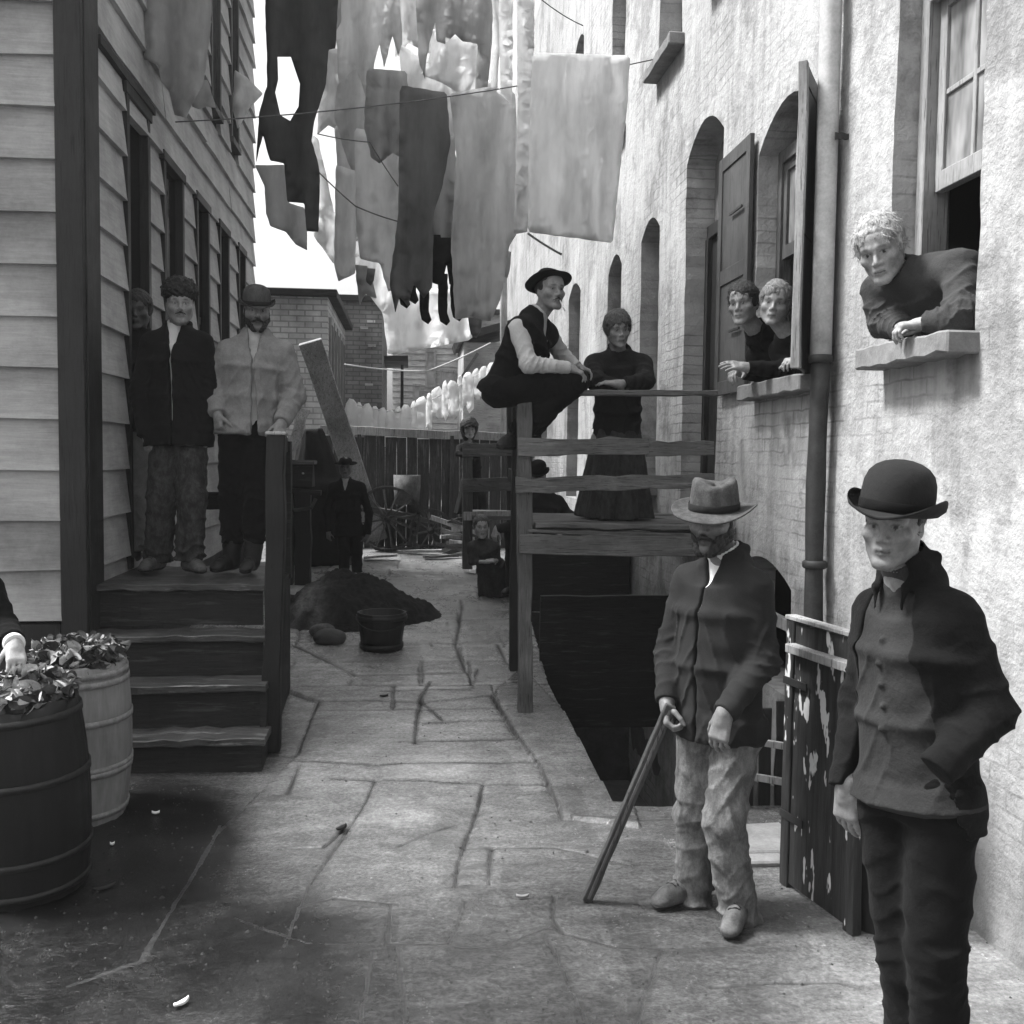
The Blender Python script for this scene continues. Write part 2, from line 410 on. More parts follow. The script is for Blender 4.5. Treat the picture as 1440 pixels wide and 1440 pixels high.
def hand(f, w, fd, pn, right, s=1., curl=(.5, .6, .4), spread=.04, thumb=.5, k=.005):
    fd = nrm(fd); pn = np.asarray(pn, float); pn = nrm(pn - fd * (pn @ fd)); sd = np.cross(fd, pn) * (1 if right else -1)
    w = np.asarray(w, float)
    f.add(rc(w - fd * .02 * s, w + fd * .03 * s, .027 * s, .026 * s), .02)
    for q in (-.028, -.01, .01, .027):
        f.add(rc(w + fd * .015 * s + sd * q * .7 * s, w + fd * .085 * s + sd * q * s, .0155 * s, .0125 * s), .012)
    for q, L, r in ((.029, .074, .0088), (.010, .082, .009), (-.010, .077, .0087), (-.028, .060, .0078)):
        p = w + fd * (.088 - abs(q) * .25) * s + sd * q * s; a = 0.
        d0 = nrm(fd + sd * (q * spread / .028)); r0 = r
        for i, fr in enumerate((.46, .3, .24)):
            a += curl[i] * (1 + (.12 if q < 0 else 0)); dd = d0 * math.cos(a) + pn * math.sin(a); e = p + dd * L * fr * s
            f.add(rc(p, e, r0 * s, r0 * .92 * s), k if i == 0 else .002); p = e; r0 *= .92
    p = w + fd * .022 * s + sd * .022 * s; d = nrm(fd * .62 + sd * .72 * (1 - thumb * .4) + pn * (.2 + .6 * thumb))
    for L, r0, r1 in ((.042, .0155, .0115), (.032, .011, .0098), (.026, .0095, .0078)):
        e = p + d * L * s; f.add(rc(p, e, r0 * s, r1 * s), .008 if r0 > .012 else .003); p = e
        d = nrm(d + fd * .35 * thumb - sd * .35 * thumb + pn * .12)
def shoe_field(a, t, zf, s, hh=.006):
    a = np.asarray(a, float); t = nrm((t[0], t[1], 0)); o = A(a[0], a[1], zf)
    f = Field(o - A(.3, .3, .02) * s, o + A(.3, .3, .22) * s, hh)
    f.add(rc(o - t * .045 * s + A(0, 0, .036) * s, o + t * .12 * s + A(0, 0, .034) * s,   .031 * s, .036 * s), .03)
    f.add(ell(o + t * .165 * s + A(0, 0, .026) * s, A(.036, .036, .025) * s), .03)
    f.add(rc(o + A(0, 0, .05) * s, o + A(0, 0, .13) * s - t * .01 * s, .044 * s, .046 * s, 1), .03)
    f.add(rc(o + t * .03 * s + A(0, 0, .075) * s, o + t * .13 * s + A(0, 0, .045) * s, .034 * s, .03 * s), .03)
    lo = o - A(.4, .4, .3); f.add((lambda x, y, z: (z - np.float32(zf + .001) + 0 * x + 0 * y).astype(np.float32), lo, o + A(.4, .4, .02)), .003, 's')
    return f
def hat_mesh(parent, c, R, kind, mat, band=None, s=1., tip=(0, 0), lift=.042):
    """felt hats: derby, fedora, slouch"""
    T = np.array(Matrix.Rotation(R_(tip[0]), 3, 'X') @ Matrix.Rotation(R_(tip[1]), 3, 'Y')); RR = R @ T
    if kind == 'derby': rx, ry, H, bw = .087, .106, .128, .047
    elif kind == 'fedora': rx, ry, H, bw = .086, .104, .105, .060
    else: rx, ry, H, bw = .085, .1, .085, .058
    n = 48; V = []; Fs = []; rows = []
    def ring(kr, z, q=0, dz=0):
        out = []
        for i in range(n):
            a = 2 * math.pi * i / n; ca, sa = math.cos(a), math.sin(a); x, y, zz = rx * kr * ca, ry * kr * sa, z
            if q:
                if kind == 'derby':
                    th = .25 + 1.9 * abs(ca) ** 1.6; ln = bw * (1 + .25 * abs(ca)); e = ln * math.sin(q * th) / th
                    x += e * ca; y += e * sa; zz += ln * (1 - math.cos(q * th)) / th - .016 * q * abs(sa) ** 1.5
                else: x += bw * q * ca; y += bw * q * sa
                if kind == 'derby': pass
                elif kind == 'fedora': zz += .020 * q * q * abs(ca) ** 3 - .022 * q * max(0, -sa) + .012 * q * max(0, sa) + .004 * q * math.sin(3 * a + 1)
                else: zz += .03 * q * q * max(0, sa) + .018 * q * q * abs(ca) + .006 * q * math.sin(2 * a)
                zz += dz
            else:
                if kind == 'fedora': zz += (.010 * math.sin(2 * a + .5) - .006 * math.exp(-((x) / .03) ** 2) * (z > H * .75) * (1.2 - kr) * 2) * (z / H) ** 2; x *= 1 + .02 * math.sin(3 * a + z * 30)
                if kind == 'slouch': zz += .008 * math.sin(2 * a + 1) * z / H
            out.append(A(x, y, zz))
        rows.append(out)
    if kind == 'derby': cp = [(0.02, 1.0), (.25, .985), (.5, .94), (.72, .855), (.88, .73), (.97, .55), (1.0, .33), (1.0, .12), (.99, 0)]
    elif kind == 'fedora': cp = [(.02, .93), (.35, .95), (.62, .99), (.78, .98), (.86, .9), (.90, .75), (.94, .5), (.97, .25), (1, .1), (1, 0)]
    else: cp = [(.02, 1), (.4, .98), (.7, .9), (.86, .74), (.95, .5), (1, .2), (1, 0)]
    for kr, z in cp: ring(kr, z * H)
    for q in (.12, .4, .7, .93, 1.0): ring(1, 0, q)
    for q in (1.0, .9, .6, .2): ring(1, -.004, q, -.001 if q < 1 else -.002)
    ring(.93, -.003); ring(.85, .03); ring(.5, .05); ring(.02, .055)
    for r in rows: V += [np.asarray(c) + RR @ ((p + A(0, .004, lift / s)) * s) for p in r]
    for j in range(len(rows) - 1):
        for i in range(n): Fs.append((j * n + i, (j + 1) * n + i, (j + 1) * n + (i + 1) % n, j * n + (i + 1) % n))
    o = npmesh('hat', V, Fs, mat, parent)
    if band:
        V = []; Fs = []
        for j, (kr, z) in enumerate(((1.0, .001), (1.02, .003), (1.02, .024), (1.0, .026))):
            for i in range(n):
                a = 2 * math.pi * i / n; V.append(np.asarray(c) + RR @ ((A(rx * kr * math.cos(a), ry * kr * math.sin(a), z) + A(0, .004, lift / s)) * s))
            if j:
                for i in range(n): Fs.append(((j - 1) * n + i, j * n + i, j * n + (i + 1) % n, (j - 1) * n + (i + 1) % n))
        npmesh('hat_band', V, Fs, band, o)
    return o
def slab_cut(o, r, f, u, zz, ww, x0=0., back=0.):
    """opening down the front of a garment; zz heights along u from o, ww half widths"""
    zz = np.asarray(zz, float); ww = np.asarray(ww, float)
    def fn(x, y, z):
        X = (x - o[0], y - o[1], z - o[2]); a = dot3(X, r); b = dot3(X, f); h = dot3(X, u)
        w = np.interp(h, zz, ww).astype(np.float32); xx = np.abs(a - x0) - w
        return np.maximum(np.maximum(xx * .9, back - b), np.maximum(zz[0] - h, h - zz[-1])).astype(np.float32)
    return fn, o - 1.2, o + 1.2
class Person:
    def __init__(s, label, Y0, J, yaw=0, pitch=0, roll=0, k=1., hk=None, h=.008, skin=.3, face=None, group=None, base=None):
        s.J = {n: P(v[0], v[1], Y0 + (v[2] if len(v) > 2 else 0)) for n, v in J.items()}
        s.k = k; s.hk = hk or k; s.h = h; s.R = hframe(yaw, pitch, roll); s.skin = skin; s.face = face or {}
        j = s.J; s.hp = (j['hl'] + j['hr']) / 2; s.sh = (j['sl'] + j['sr']) / 2
        s.r = nrm(j['sl'] - j['sr']); s.u = nrm(j['nk'] - s.hp); s.u = nrm(s.u - s.r * (s.u @ s.r)); s.f = np.cross(s.r, s.u)
        s.rh = nrm(j['hl'] - j['hr'])
        zb = min([p[2] for p in j.values()]) - .08 if base is None else base
        s.o = thing('person', (s.hp[0], s.hp[1], zb), label, 'person', group)
        s.hands = []; s.seed = abs(hash(label)) % 97 if False else sum(map(ord, label)) % 97
        s.arms = 'el' in j; s.legs = 'kl' in j
    def box(s, keys=None, m=.26):
        pts = np.array([s.J[q] for q in (keys or s.J)]); return pts.min(0) - m * max(.7, s.k), pts.max(0) + m * max(.7, s.k)
    def torso(s, f, infl=0., hem=None, hemw=None, fold=0., k=.05, belly=0.):
        j, q = s.J, s.k; hp, sh, u = s.hp, s.sh, s.u; L = np.linalg.norm(sh - hp)
        wa = hp + (sh - hp) * .42 + s.f * belly * .5; ch = hp + (sh - hp) * .80
        sw = np.linalg.norm(j['sl'] - j['sr']) * .5
        i = infl; sd = s.seed
        F1 = wt(fold, sd) if fold else None
        f.add(econe(hp - u * .03, wa, s.rh, ((.165 * q + i), (.115 * q + i)), ((.150 * q + i), (.108 * q + i + belly)), 0, F1), k)
        f.add(econe(wa, ch, s.r, ((.150 * q + i), (.108 * q + i + belly)), ((.165 * q + i), (.122 * q + i)), 0, F1), k)
        f.add(econe(ch, sh - u * .01, s.r, (.165 * q + i, .122 * q + i), (sw * .78 + i, .088 * q + i)), k)
        f.add(rc(j['sl'] - s.r * .03 * q - u * .015, j['sr'] + s.r * .03 * q - u * .015, .058 * q + i, .058 * q + i), k)
        nb = sh + (j['nk'] - sh) * .55
        f.add(rc(nb + s.r * .03, j['sl'] - s.r * .05, .05 * q + i * .8, .05 * q + i * .8), k); f.add(rc(nb - s.r * .03, j['sr'] + s.r * .05, .05 * q + i * .8, .05 * q + i * .8), k)
        if hem is not None:
            w = hemw or (.19 * q + i, .14 * q + i); dn = hem if hasattr(hem, '__len__') else hp - u * hem
            f.add(econe(hp + u * .02, dn, s.rh, (.168 * q + i, .118 * q + i), w, 1, drape(.006, 7, sd) if not F1 else F1), k)
    def body(s, mat, legs=True):
        j, q = s.J, s.k; lo, hi = s.box(); f = Field(lo, hi, s.h); s.torso(f, -.012)
        c = j['hd']; R = s.R; hk = s.hk
        def hd(x, y, z):
            X = (x - c[0], y - c[1], z - c[2]); l = [dot3(X, R[:, i]) / hk for i in range(3)]; return (head_d(*l, s.face) * hk).astype(np.float32)
        f.add((hd, c - .15 * hk, c + .15 * hk), .012)
        f.add(rc(c + R @ (A(0, .028, -.07) * hk), j['nk'] - s.u * .03, .052 * q, .062 * q), .03)
        if s.arms:
            for sd in 'lr':
                f.add(rc(j['s' + sd], j['e' + sd], .046 * q, .038 * q), .03); we = j['w' + sd] if any(np.allclose(h_[0][0], j['w' + sd]) for h_ in s.hands) else j['e' + sd] + (j['w' + sd] - j['e' + sd]) * .75; f.add(rc(j['e' + sd], we, .039 * q, .026 * q), .02)
        for hnd in s.hands: hand(f, *hnd[0], **hnd[1])
        if s.legs and legs:
            for sd in 'lr':
                f.add(rc(j['h' + sd], j['k' + sd], .082 * q, .055 * q), .04); f.add(rc(j['k' + sd], j['a' + sd], .055 * q, .036 * q), .03)
        fc = s.face; sk = s.skin
        def col(V):
            p = (V - c) @ R / hk; m = (np.linalg.norm(p, axis=1) < .16) & (p[:, 2] > -.13); out = np.full(len(V), sk); out[m] = head_col(p[m], sk, fc); return out
        return fmesh('body', f, mat, s.o, col=col)
    def local(s, n, fn, h, mat, lo, hi, parent=None, rough=0, fr=90, strands=0):
        """mesh from a function in head space"""
        c, R, hk = s.J['hd'], s.R, s.hk; lo = np.asarray(lo); hi = np.asarray(hi)
        f = Field(lo, hi, h); sl, X = f.sub(lo, hi); f.D[sl] = fn(*np.broadcast_arrays(*X)).astype(np.float32)
        V, Q = f.mesh()
        if rough: V = V + vnormals(V, Q) * (rough * nz(V, fr, s.seed))[:, None]
        if strands:
            g = np.random.default_rng(s.seed); N = vnormals(V, Q); ok = np.where((V[:, 1] > -.1))[0]; SV = []; SQ = []; b = len(V)
            for i in g.choice(ok, strands):
                p, nn = V[i], N[i]; d = A(p[0] * .6, p[1] * .7 + .02, -.5) + g.normal(0, .24, 3); d = nrm(d - nn * (d @ nn)); L = g.uniform(.025, .06); w = np.cross(nn, d) * g.uniform(.0012, .0026); lift = g.uniform(.001, .008); q = p - nn * .003; ph = g.normal(0, .5)
                for k in range(5):
                    t = k / 4; e = q + d * L * t + nn * (lift * math.sin(t * 2.2) ) + np.cross(nn, d) * ph * L * t * t
                    SV += [e - w * (1.1 - t), e + w * (1.1 - t)]
                    if k: SQ.append((b, b + 1, b + 3, b + 2)); b += 2
                b += 2
            V = np.concatenate([V, SV]); Q = np.concatenate([Q, SQ])
        return npmesh(n, c + (V * hk) @ R.T, Q, mat, parent or s.o)
    def hair(s, mat, line=.045, t=.012, low=-.05, bump=.006, wild=0, long=0, side=-.02, strands=0):
        sd = s.seed
        def fn(x, y, z):
            d = E_(x, y, z, (0, .024, .035), (.077 + t, .1 + t, .092 + t))
            d = d - bump * .55 * (.6 * np.sin(60 * x + 30 * z + sd) * np.sin(50 * y - 40 * z) + .5 * np.sin(230 * x + 60 * y + 40 * z + 3 * np.sin(40 * y)) * np.sin(90 * z + 50 * y)) - .6 * wild * np.sin(34 * x + sd) * np.sin(37 * z + 2) * np.sin(31 * y + 1)
            if long: d = smin(d, E_(x, y, z, (0, .05, -.05), (.085 + wild, .07, .13)), .03)
            keep = np.minimum(side + .25 * (z - .02) - y, line + .010 * np.cos(x * 45) + .007 * np.sin(x * 130 + sd) + .004 * np.sin(x * 290) - z); d = smax(d, keep, .010)
            return smax(d, low - z, .015) if not long else d
        return s.local('hair', fn, .006 / s.hk if s.h < .009 else .009, mat, (-.15, -.15, -.22), (.15, .2, .2), rough=bump * .3, fr=220, strands=strands)
    def moustache(s, mat, w=.033, t=.007, droop=.012):
        def fn(x, y, z):
            a = np.abs(x); d = C_(a, y, z, (.0, -.106, -.052), (w, -.090, -.054 - droop), t, t * .55)
            return d - .0015 * np.sin(a * 700 + z * 300)
        return s.local('moustache', fn, .003, mat, (-.06, -.14, -.1), (.06, -.05, -.02))
    def beard(s, mat, t=.009, low=-.028):
        def fn(x, y, z):
            ax = np.abs(x); d = E_(x, y, z, (0, -.03, -.035), (.060 + t, .062 + t, .078 + t))
            d = smin(d, C_(ax, y, z, (.052, -.005, -.055), (.018, -.080, -.106), .02 + t, .02 + t), .03)
            d = smin(d, C_(ax, y, z, (.066, -.005, .01), (.062, -.01, -.05), .012, .014 + t * .4), .02)
            d = d - .0012 * np.sin(420 * x + 90 * z) * np.sin(300 * y + 160 * z)
            d = smax(d, z - (low - 3.2 * np.maximum(0, .045 - ax) * .55 + np.maximum(0, ax - .05) * 3.), .008)
            return smax(d, y - .02, .01)
        return s.local('beard', fn, .004, mat, (-.12, -.15, -.19), (.12, .06, .06), rough=.0018, fr=300)
    def sleeves(s, f, rr, fold=.006, cuff=.0, sides='lr', k=.03):
        j, q = s.J, s.k
        for n, sd in enumerate(sides):
            a, e, w = j['s' + sd], j['e' + sd], j['w' + sd]; w = w - nrm(w - e) * cuff; x = s.seed + n * 3
            f.add(rc(a + (0 if True else 0), e, rr[0] * q, rr[1] * q, 0, wr(fold, .062, 6, x, 1.)), k)
            f.add(rc(e, w, rr[1] * q, rr[2] * q, 1, wr(fold, .05, 6, x + 1, .0)), k)
    def jacket(s, mat, infl=.022, hem=.08, hemw=None, rr=(.068, .06, .047), fold=.006, cuff=0., cut=None, name='jacket', collar=None, h=None, sides='lr', belly=0., buttons=None, rough=.0015, stand=None):
        lo, hi = s.box([n for n in s.J if n[0] in 'hsewn']); lo = lo - A(.05, .05, .12); f = Field(lo, hi, h or s.h)
        s.torso(f, infl, hem, hemw, fold, belly=belly)
        if rr: s.sleeves(f, rr, fold, cuff, sides)
        o0 = s.J['nk']; na = nrm(s.J['hd'] + s.R @ (A(0, .03, -.07) * s.hk) - o0)
        if stand is None: stand = .034 if name == 'shirt' else (.03 if collar else .0)
        rn = (.066 if name == 'shirt' else .076) * s.k
        if stand: f.add(rc(o0 - na * .05, o0 + na * stand * s.k, rn + .012, rn, 1), .02)
        if stand or not cut: f.add(rc(o0 + na * (stand - .012) * s.k, o0 + na * .3, rn - .008, rn + .02), .006, 's')
        if cut: f.add(slab_cut(o0, s.r, s.f, s.u, *cut), .008, 's')
        if collar:
            b, q = collar, s.k
            pts = [A(0, -.075, .025), A(.058, -.045, .03), A(.072, .01, .01), A(.052, .07, -.045), A(.046, .088, -.11)]; rb = (b, b, b, b * .75, b * .2)
            for sg in (1, -1):
                w = [o0 + (s.r * p[0] * sg + s.f * p[1] + s.u * p[2]) * q for p in pts]
                for n_, (a, c) in enumerate(zip(w[:-1], w[1:])): f.add(rc(a, c, rb[n_], rb[n_ + 1]), .014)
        if buttons:
            for (a, hgt) in buttons:
                fw = np.arange(.3, 0, -.002); pts = o0 + s.r * a + s.u * hgt + s.f * fw[:, None]
                ii = np.clip(((pts - f.lo) / f.h).round().astype(int), 0, np.array(f.D.shape) - 1); v = f.D[ii[:, 0], ii[:, 1], ii[:, 2]]
                w = np.argmax(v < 0); 
                if v[w] < 0: f.add(ell(pts[w], A(.011, .011, .011)), .002)
        return fmesh(name, f, mat, s.o, rough, 70, s.seed)
    def trousers(s, mat, rr=(.10, .075, .072), fold=.007, hemup=.0, name='trousers', waist=.1, h=None, rough=.002):
        j, q = s.J, s.k; lo, hi = s.box([n for n in s.J if n[0] in 'hka'] + (['sl'] if False else []), .2); hi = hi + s.u * .1
        f = Field(lo - .05, hi + .05, h or s.h); x = s.seed
        f.add(econe(s.hp - s.u * .06, s.hp + s.u * waist, s.rh, (.160 * q, .118 * q), (.152 * q, .110 * q), 1, wr(fold * .6, .08, 4, x)), .05)
        for n, sd in enumerate('lr'):
            hh, kk, aa = j['h' + sd], j['k' + sd], j['a' + sd] + nrm(j['k' + sd] - j['a' + sd]) * hemup
            f.add(rc(hh, kk, rr[0] * q, rr[1] * q, 0, wr(fold, .085, 5, x + n, 1.)), .04)
            f.add(rc(kk, aa, rr[1] * q, rr[2] * q, 1, wr(fold * 1.15, .07, 5, x + 3 + n, .95)), .025)
        return fmesh(name, f, mat, s.o, rough, 55, s.seed + 1)
    def shoes(s, mat, tl, tr, zf, sc=1.):
        z = zf if hasattr(zf, '__len__') else (zf, zf)
        for sd, t, zz in (('l', tl, z[0]), ('r', tr, z[1])):
            f = shoe_field(s.J['a' + sd], t, zz, s.k * sc, max(.005, s.h * .9)); D0 = f.D.copy(); o = fmesh('shoe', f, mat, s.o, .001, 80, 3)
            if s.h > .0065: continue
            zc = f.ax[2][None, None, :] - np.float32(zz + .017); f.D = np.maximum(D0 - .0035, zc).astype(np.float32); fmesh('sole', f, SOLE, o)
            a = s.J['a' + sd]; t = nrm((t[0], t[1], 0)); q = np.cross((0, 0, 1), t); m = MB()
            for k in range(4):
                c = A(a[0], a[1], zz) + t * (.045 + .022 * k) * s.k; pts = []
                for u in np.linspace(-1, 1, 7):
                    ray_z = np.arange(.14, .02, -.002); pp = c + q * u * .022 + t * u * .006 * (-1) ** k; ii = np.clip(((np.stack([np.full(len(ray_z), pp[0]), np.full(len(ray_z), pp[1]), zz + ray_z], 1) - f.lo) / f.h).round().astype(int), 0, np.array(D0.shape) - 1)
                    w = np.argmax(D0[ii[:, 0], ii[:, 1], ii[:, 2]] < 0); pts.append(A(pp[0], pp[1], zz + ray_z[w] + .002))
                m.tube(pts, .0028, 5)
            m.build('laces', SOLE, o)
    def skirt(s, mat, bot, w1, d1, amp=.018, n=9, h=None, top=.12, name='skirt', w0=None):
        q = s.k; tp = s.hp + s.u * top; lo = np.minimum(tp, bot) - max(w1, d1) - .08; hi = np.maximum(tp, bot) + max(w1, d1) + .08
        f = Field(lo, hi, h or s.h); f.add(econe(tp, bot, s.rh, w0 or (.15 * q + .02, .12 * q + .02), (w1, d1), 2, drape(amp, n, s.seed, .8)), .02)
        return fmesh(name, f, mat, s.o, .003, 25, s.seed)
SKIN = m_skin()
HAIR_D = m_hair('dark_hair', .010); HAIR_G = m_hair('grey_hair', .30); HAIR_M = m_hair('brown_hair', .05); HAIR_L = m_hair('fair_hair', .16)
BLACK = m_cloth('black_wool', .0055, .5); DARK = m_cloth('dark_wool', .008, .5); CHAR = m_cloth('charcoal_wool', .014, .45)
KNIT = m_cloth('knitted_wool', .020, .4, knit=120); DENIM = m_cloth('faded_denim', .18, .4, dirt=.05); SHIRT = m_cloth('shirt_cotton', .40, .22)
WHITE = m_cloth('white_linen', .72, .1); PALE = m_cloth('dusty_canvas', .22, .35, dirt=.06); TROU = m_cloth('dirty_trousers', .075, .4, dirt=.11)
FELT = m_cloth('brown_felt', .018, .3, bump=.12); FELT_B = m_cloth('black_felt', .007, .3, bump=.1); FELT_L = m_cloth('worn_felt', .045, .55, bump=.2, dirt=.05)
LEATH = m_plain('dark_leather', .010, .55, .5, 30, .3); LEATH_L = m_plain('dusty_leather', .075, .75, .75, 18, .5)
FUR = m_hair('fur', .007); PANT = m_cloth('mud_splashed_trousers', .025, .4, dirt=.05)
M_STICK = m_wood('stick_wood', .045, 'Z', .35, .5, .15); M_GREYW = m_wood('pale_strip', .11, 'Z', .3, .5, .1)
DRESS = m_cloth('worn_dress', .032, .5, dirt=.03)
GREYC = m_cloth('grey_dress_cloth', .045, .45)
SOLE = m_plain('sole_leather', .012, .7, .4, 30, .3)
VEST = m_cloth('waistcoat_cloth', .026, .5)
def man_derby():
    p = Person('young man with black derby hat and open dark jacket, one hand in his trouser pocket', 2.64, dict(
        hd=(1256, 738), nk=(1276, 800, .03), sl=(1346, 868, -.12), sr=(1230, 860, .15), el=(1394, 1000, -.16), wl=(1315, 1085, -.20),
        er=(1212, 985, .2), wr=(1190, 1108, .12), hl=(1325, 1110, -.07), hr=(1250, 1108, .09), kl=(1316, 1340, -.09), kr=(1275, 1345, .06),
        al=(1325, 1545, -.06), ar=(1290, 1540, .1)), yaw=-42, pitch=3, roll=2, hk=.95, h=.0045, skin=.17, face=dict(jaw=1., gaze=-.001, stubble=.12), base=0)
    j = p.J
    p.hands += [((j['wr'], (.03, .05, -1), (.8, .5, 0), True), dict(curl=(.3, .35, .25)))]
    p.body(SKIN)
    p.hair(HAIR_D, line=.075, t=.007, low=-.055, bump=.003, side=-.018, strands=250)
    hat_mesh(p.o, j['hd'], p.R, 'derby', FELT, FELT_B, 1.12, (-3, 5), lift=.040)
    p.jacket(VEST, .008, .02, None, None, .008, name='waistcoat', cut=((-.06, -.03, .0, .2), (.002, .02, .05, .06)), belly=.012,
             buttons=[(0, -.19 - .06 * i) for i in range(5)], h=.006)
    p.jacket(DRESS, -.006, None, None, None, 0, name='shirt', stand=.04, h=.006)
    p.jacket(DARK, .017, .10, (.200, .145), (.060, .060, .052), .009, .0, cut=((-.9, -.47, -.27, -.1, .1, .25), (.19, .14, .11, .08, .05, .05), -.01, .02), collar=.015, stand=.055, h=.006, rough=.0025)
    p.trousers(BLACK, (.102, .080, .074), .013, waist=.12, h=.007)
    p.shoes(LEATH, (-.8, -.6), (-.8, -.5), 0)
def man_cane():
    p = Person('bearded man in a felt hat, knitted cardigan and dusty pale trousers, leaning on a stick', 3.68, dict(
        hd=(1003, 731), nk=(1020, 782, .03), sl=(1064, 826, -.12), sr=(968, 815, .14), el=(1074, 930, -.14), wl=(1018, 1004, -.26),
        er=(942, 915, .16), wr=(938, 986, .02), hl=(1040, 1015, -.07), hr=(985, 1012, .07), kl=(1018, 1155, -.12), kr=(978, 1145, .05),
        al=(1042, 1302, -.10), ar=(976, 1268, .07)), yaw=-38, pitch=4, roll=0, h=.005, skin=.16, face=dict(jaw=1.0, stubble=.6), base=0)
    j = p.J
    p.hands += [((j['wl'], (-.25, -.1, -1), (.55, .6, 0), False), dict(curl=(.5, .5, .3), thumb=.6)),
                ((j['wr'], (-.1, -.35, -.9), (.9, -.2, 0), True), dict(curl=(.9, 1.0, .7), thumb=.9))]
    p.body(SKIN)
    p.hair(HAIR_D, line=.075, t=.005, low=-.075, bump=.003, side=.01)
    p.moustache(HAIR_D, .036, .010, .014); p.beard(HAIR_D, .008, -.05)
    hat_mesh(p.o, j['hd'], p.R, 'fedora', FELT_L, FELT, 1.08, (2, 3), lift=.040)
    p.jacket(WHITE, -.004, None, None, None, 0, name='shirt', collar=.012, h=.007)
    p.jacket(KNIT, .017, .065, (.182, .14), (.060, .058, .046), .011, .0, cut=((-.9, -.11, -.05, .05, .2), (.004, .005, .025, .04, .04), .0, .0), collar=.017, h=.007,
             buttons=[(.0, -.13 - .075 * i) for i in range(6)], belly=.02, name='cardigan')
    p.trousers(TROU, (.092, .078, .074), .014, waist=.02, h=.007, rough=.003)
    p.shoes(LEATH_L, (-.55, -.85), (-.95, -.35), 0)
    m = MB(); t = G(825, 1266); g = np.array(j['wr']) + A(-.012, -.035, -.05); tp = t + (g - t) * 1.06
    sd = nrm(np.cross(tp - t, (0, -1, .2)))
    m.beam(t, tp, .040, .034, sd, 10, .001); o = m.build('walking_stick', M_STICK, None, .003)
    tag(o, 'long squared wooden stick held by the bearded man, its tip on the flagstones', 'stick')
    g1 = MB(); off = np.cross(nrm(tp - t), sd) * -.018; off = off if off[1] < 0 else -off
    g1.beam(t + off + (tp - t) * .02, tp + off - (tp - t) * .02, .010, .004, sd, 10, .0005); g1.build('inlay_strip', M_GREYW, o)
def man_sitting():
    p = Person('man in a round hat, white shirt and dark waistcoat perched on the railing corner', 6.28, dict(
        hd=(774, 409), nk=(755, 442, .02), sl=(772, 470, .2), sr=(728, 462, -.16), el=(790, 500, .3), wl=(812, 516, .22),
        er=(744, 512, -.22), wr=(800, 517, -.16), hl=(712, 548, .12), hr=(702, 550, -.07), kl=(800, 535, .2), kr=(808, 538, -.1),
        al=(742, 612, .17), ar=(724, 612, .0)), yaw=22, pitch=2, roll=0, h=.006, skin=.22, face=dict(gaze=-.002, stubble=.25), base=P(705, 560, 6.28)[2] - .08)
    j = p.J
    p.hands += [((j['wr'], (.9, -.1, -.35), (0, .2, -1), True), dict(curl=(.5, .6, .4))), ((j['wl'], (.9, -.3, -.4), (-.2, -.2, -1), False), dict(curl=(.5, .6, .4)))]
    p.body(SKIN); p.hair(HAIR_D, line=.06, t=.008, low=-.07, bump=.003, side=-.03); p.moustache(HAIR_D, .028, .006)
    hat_mesh(p.o, j['hd'], p.R, 'slouch', FELT_B, None, 1.02, (-24, 0), lift=.05)
    p.jacket(SHIRT, .008, .02, None, (.056, .054, .038), .010, 0, name='shirt', stand=.03)
    p.jacket(BLACK, .022, .03, None, None, .006, name='waistcoat', cut=((-.22, -.08, .08, .2), (.004, .03, .04, .04)), stand=.012)
    p.trousers(BLACK, (.108, .086, .07), .008, waist=.07)
    p.shoes(LEATH, (.3, -.6), (-.5, -.7), (j['al'][2] - .09, j['ar'][2] - .09))
    c = np.array(j['hd']) + p.R @ A(.012, -.104, -.069); e = c + p.R @ A(.02, -.03, -.065)
    m = MB(); m.tube([c, e], .004, 8); tag(m.build('cigarette', WHITE), 'white cigarette between the lips of the man perched on the railing', 'cigarette')
def woman_rail():
    p = Person('smiling woman in a dark blouse and long skirt, arms folded on the wooden balcony rail', 6.62, dict(
        hd=(869, 464), nk=(870, 492, .1), sl=(905, 512, .08), sr=(835, 512, .08), el=(908, 536, -.14), wl=(868, 540, -.22),
        er=(838, 536, -.14), wr=(880, 544, -.17), hl=(890, 620, .22), hr=(845, 620, .22), kl=(890, 680, .2), kr=(845, 680, .2),
        al=(885, 722, .22), ar=(850, 722, .2)), yaw=4, pitch=10, roll=-3, h=.007, skin=.24, k=.92, face=dict(jaw=.95))
    j = p.J
    p.hands += [((j['wl'], (-1, .1, .12), (0, .3, -1), False), dict(curl=(.2, .3, .2), s=.9, spread=.07)), ((j['wr'], (.9, 0, .42), (-.3, .2, -.9), True), dict(curl=(.4, .5, .3), s=.9))]
    p.body(SKIN); p.hair(HAIR_M, line=.042, t=.026, low=-.05, bump=.005, wild=.008, side=-.03, strands=700)
    p.jacket(CHAR, .022, None, None, (.07, .064, .046), .012, .05, name='blouse', h=.01, collar=.012)
    p.skirt(DRESS, P(865, 726, 6.86), .26, .22, .02, 9, .012, w0=(.158, .120))
    p.shoes(LEATH, (-.2, -1), (-.3, -1), (j['al'][2] - .05, j['ar'][2] - .05), .9)
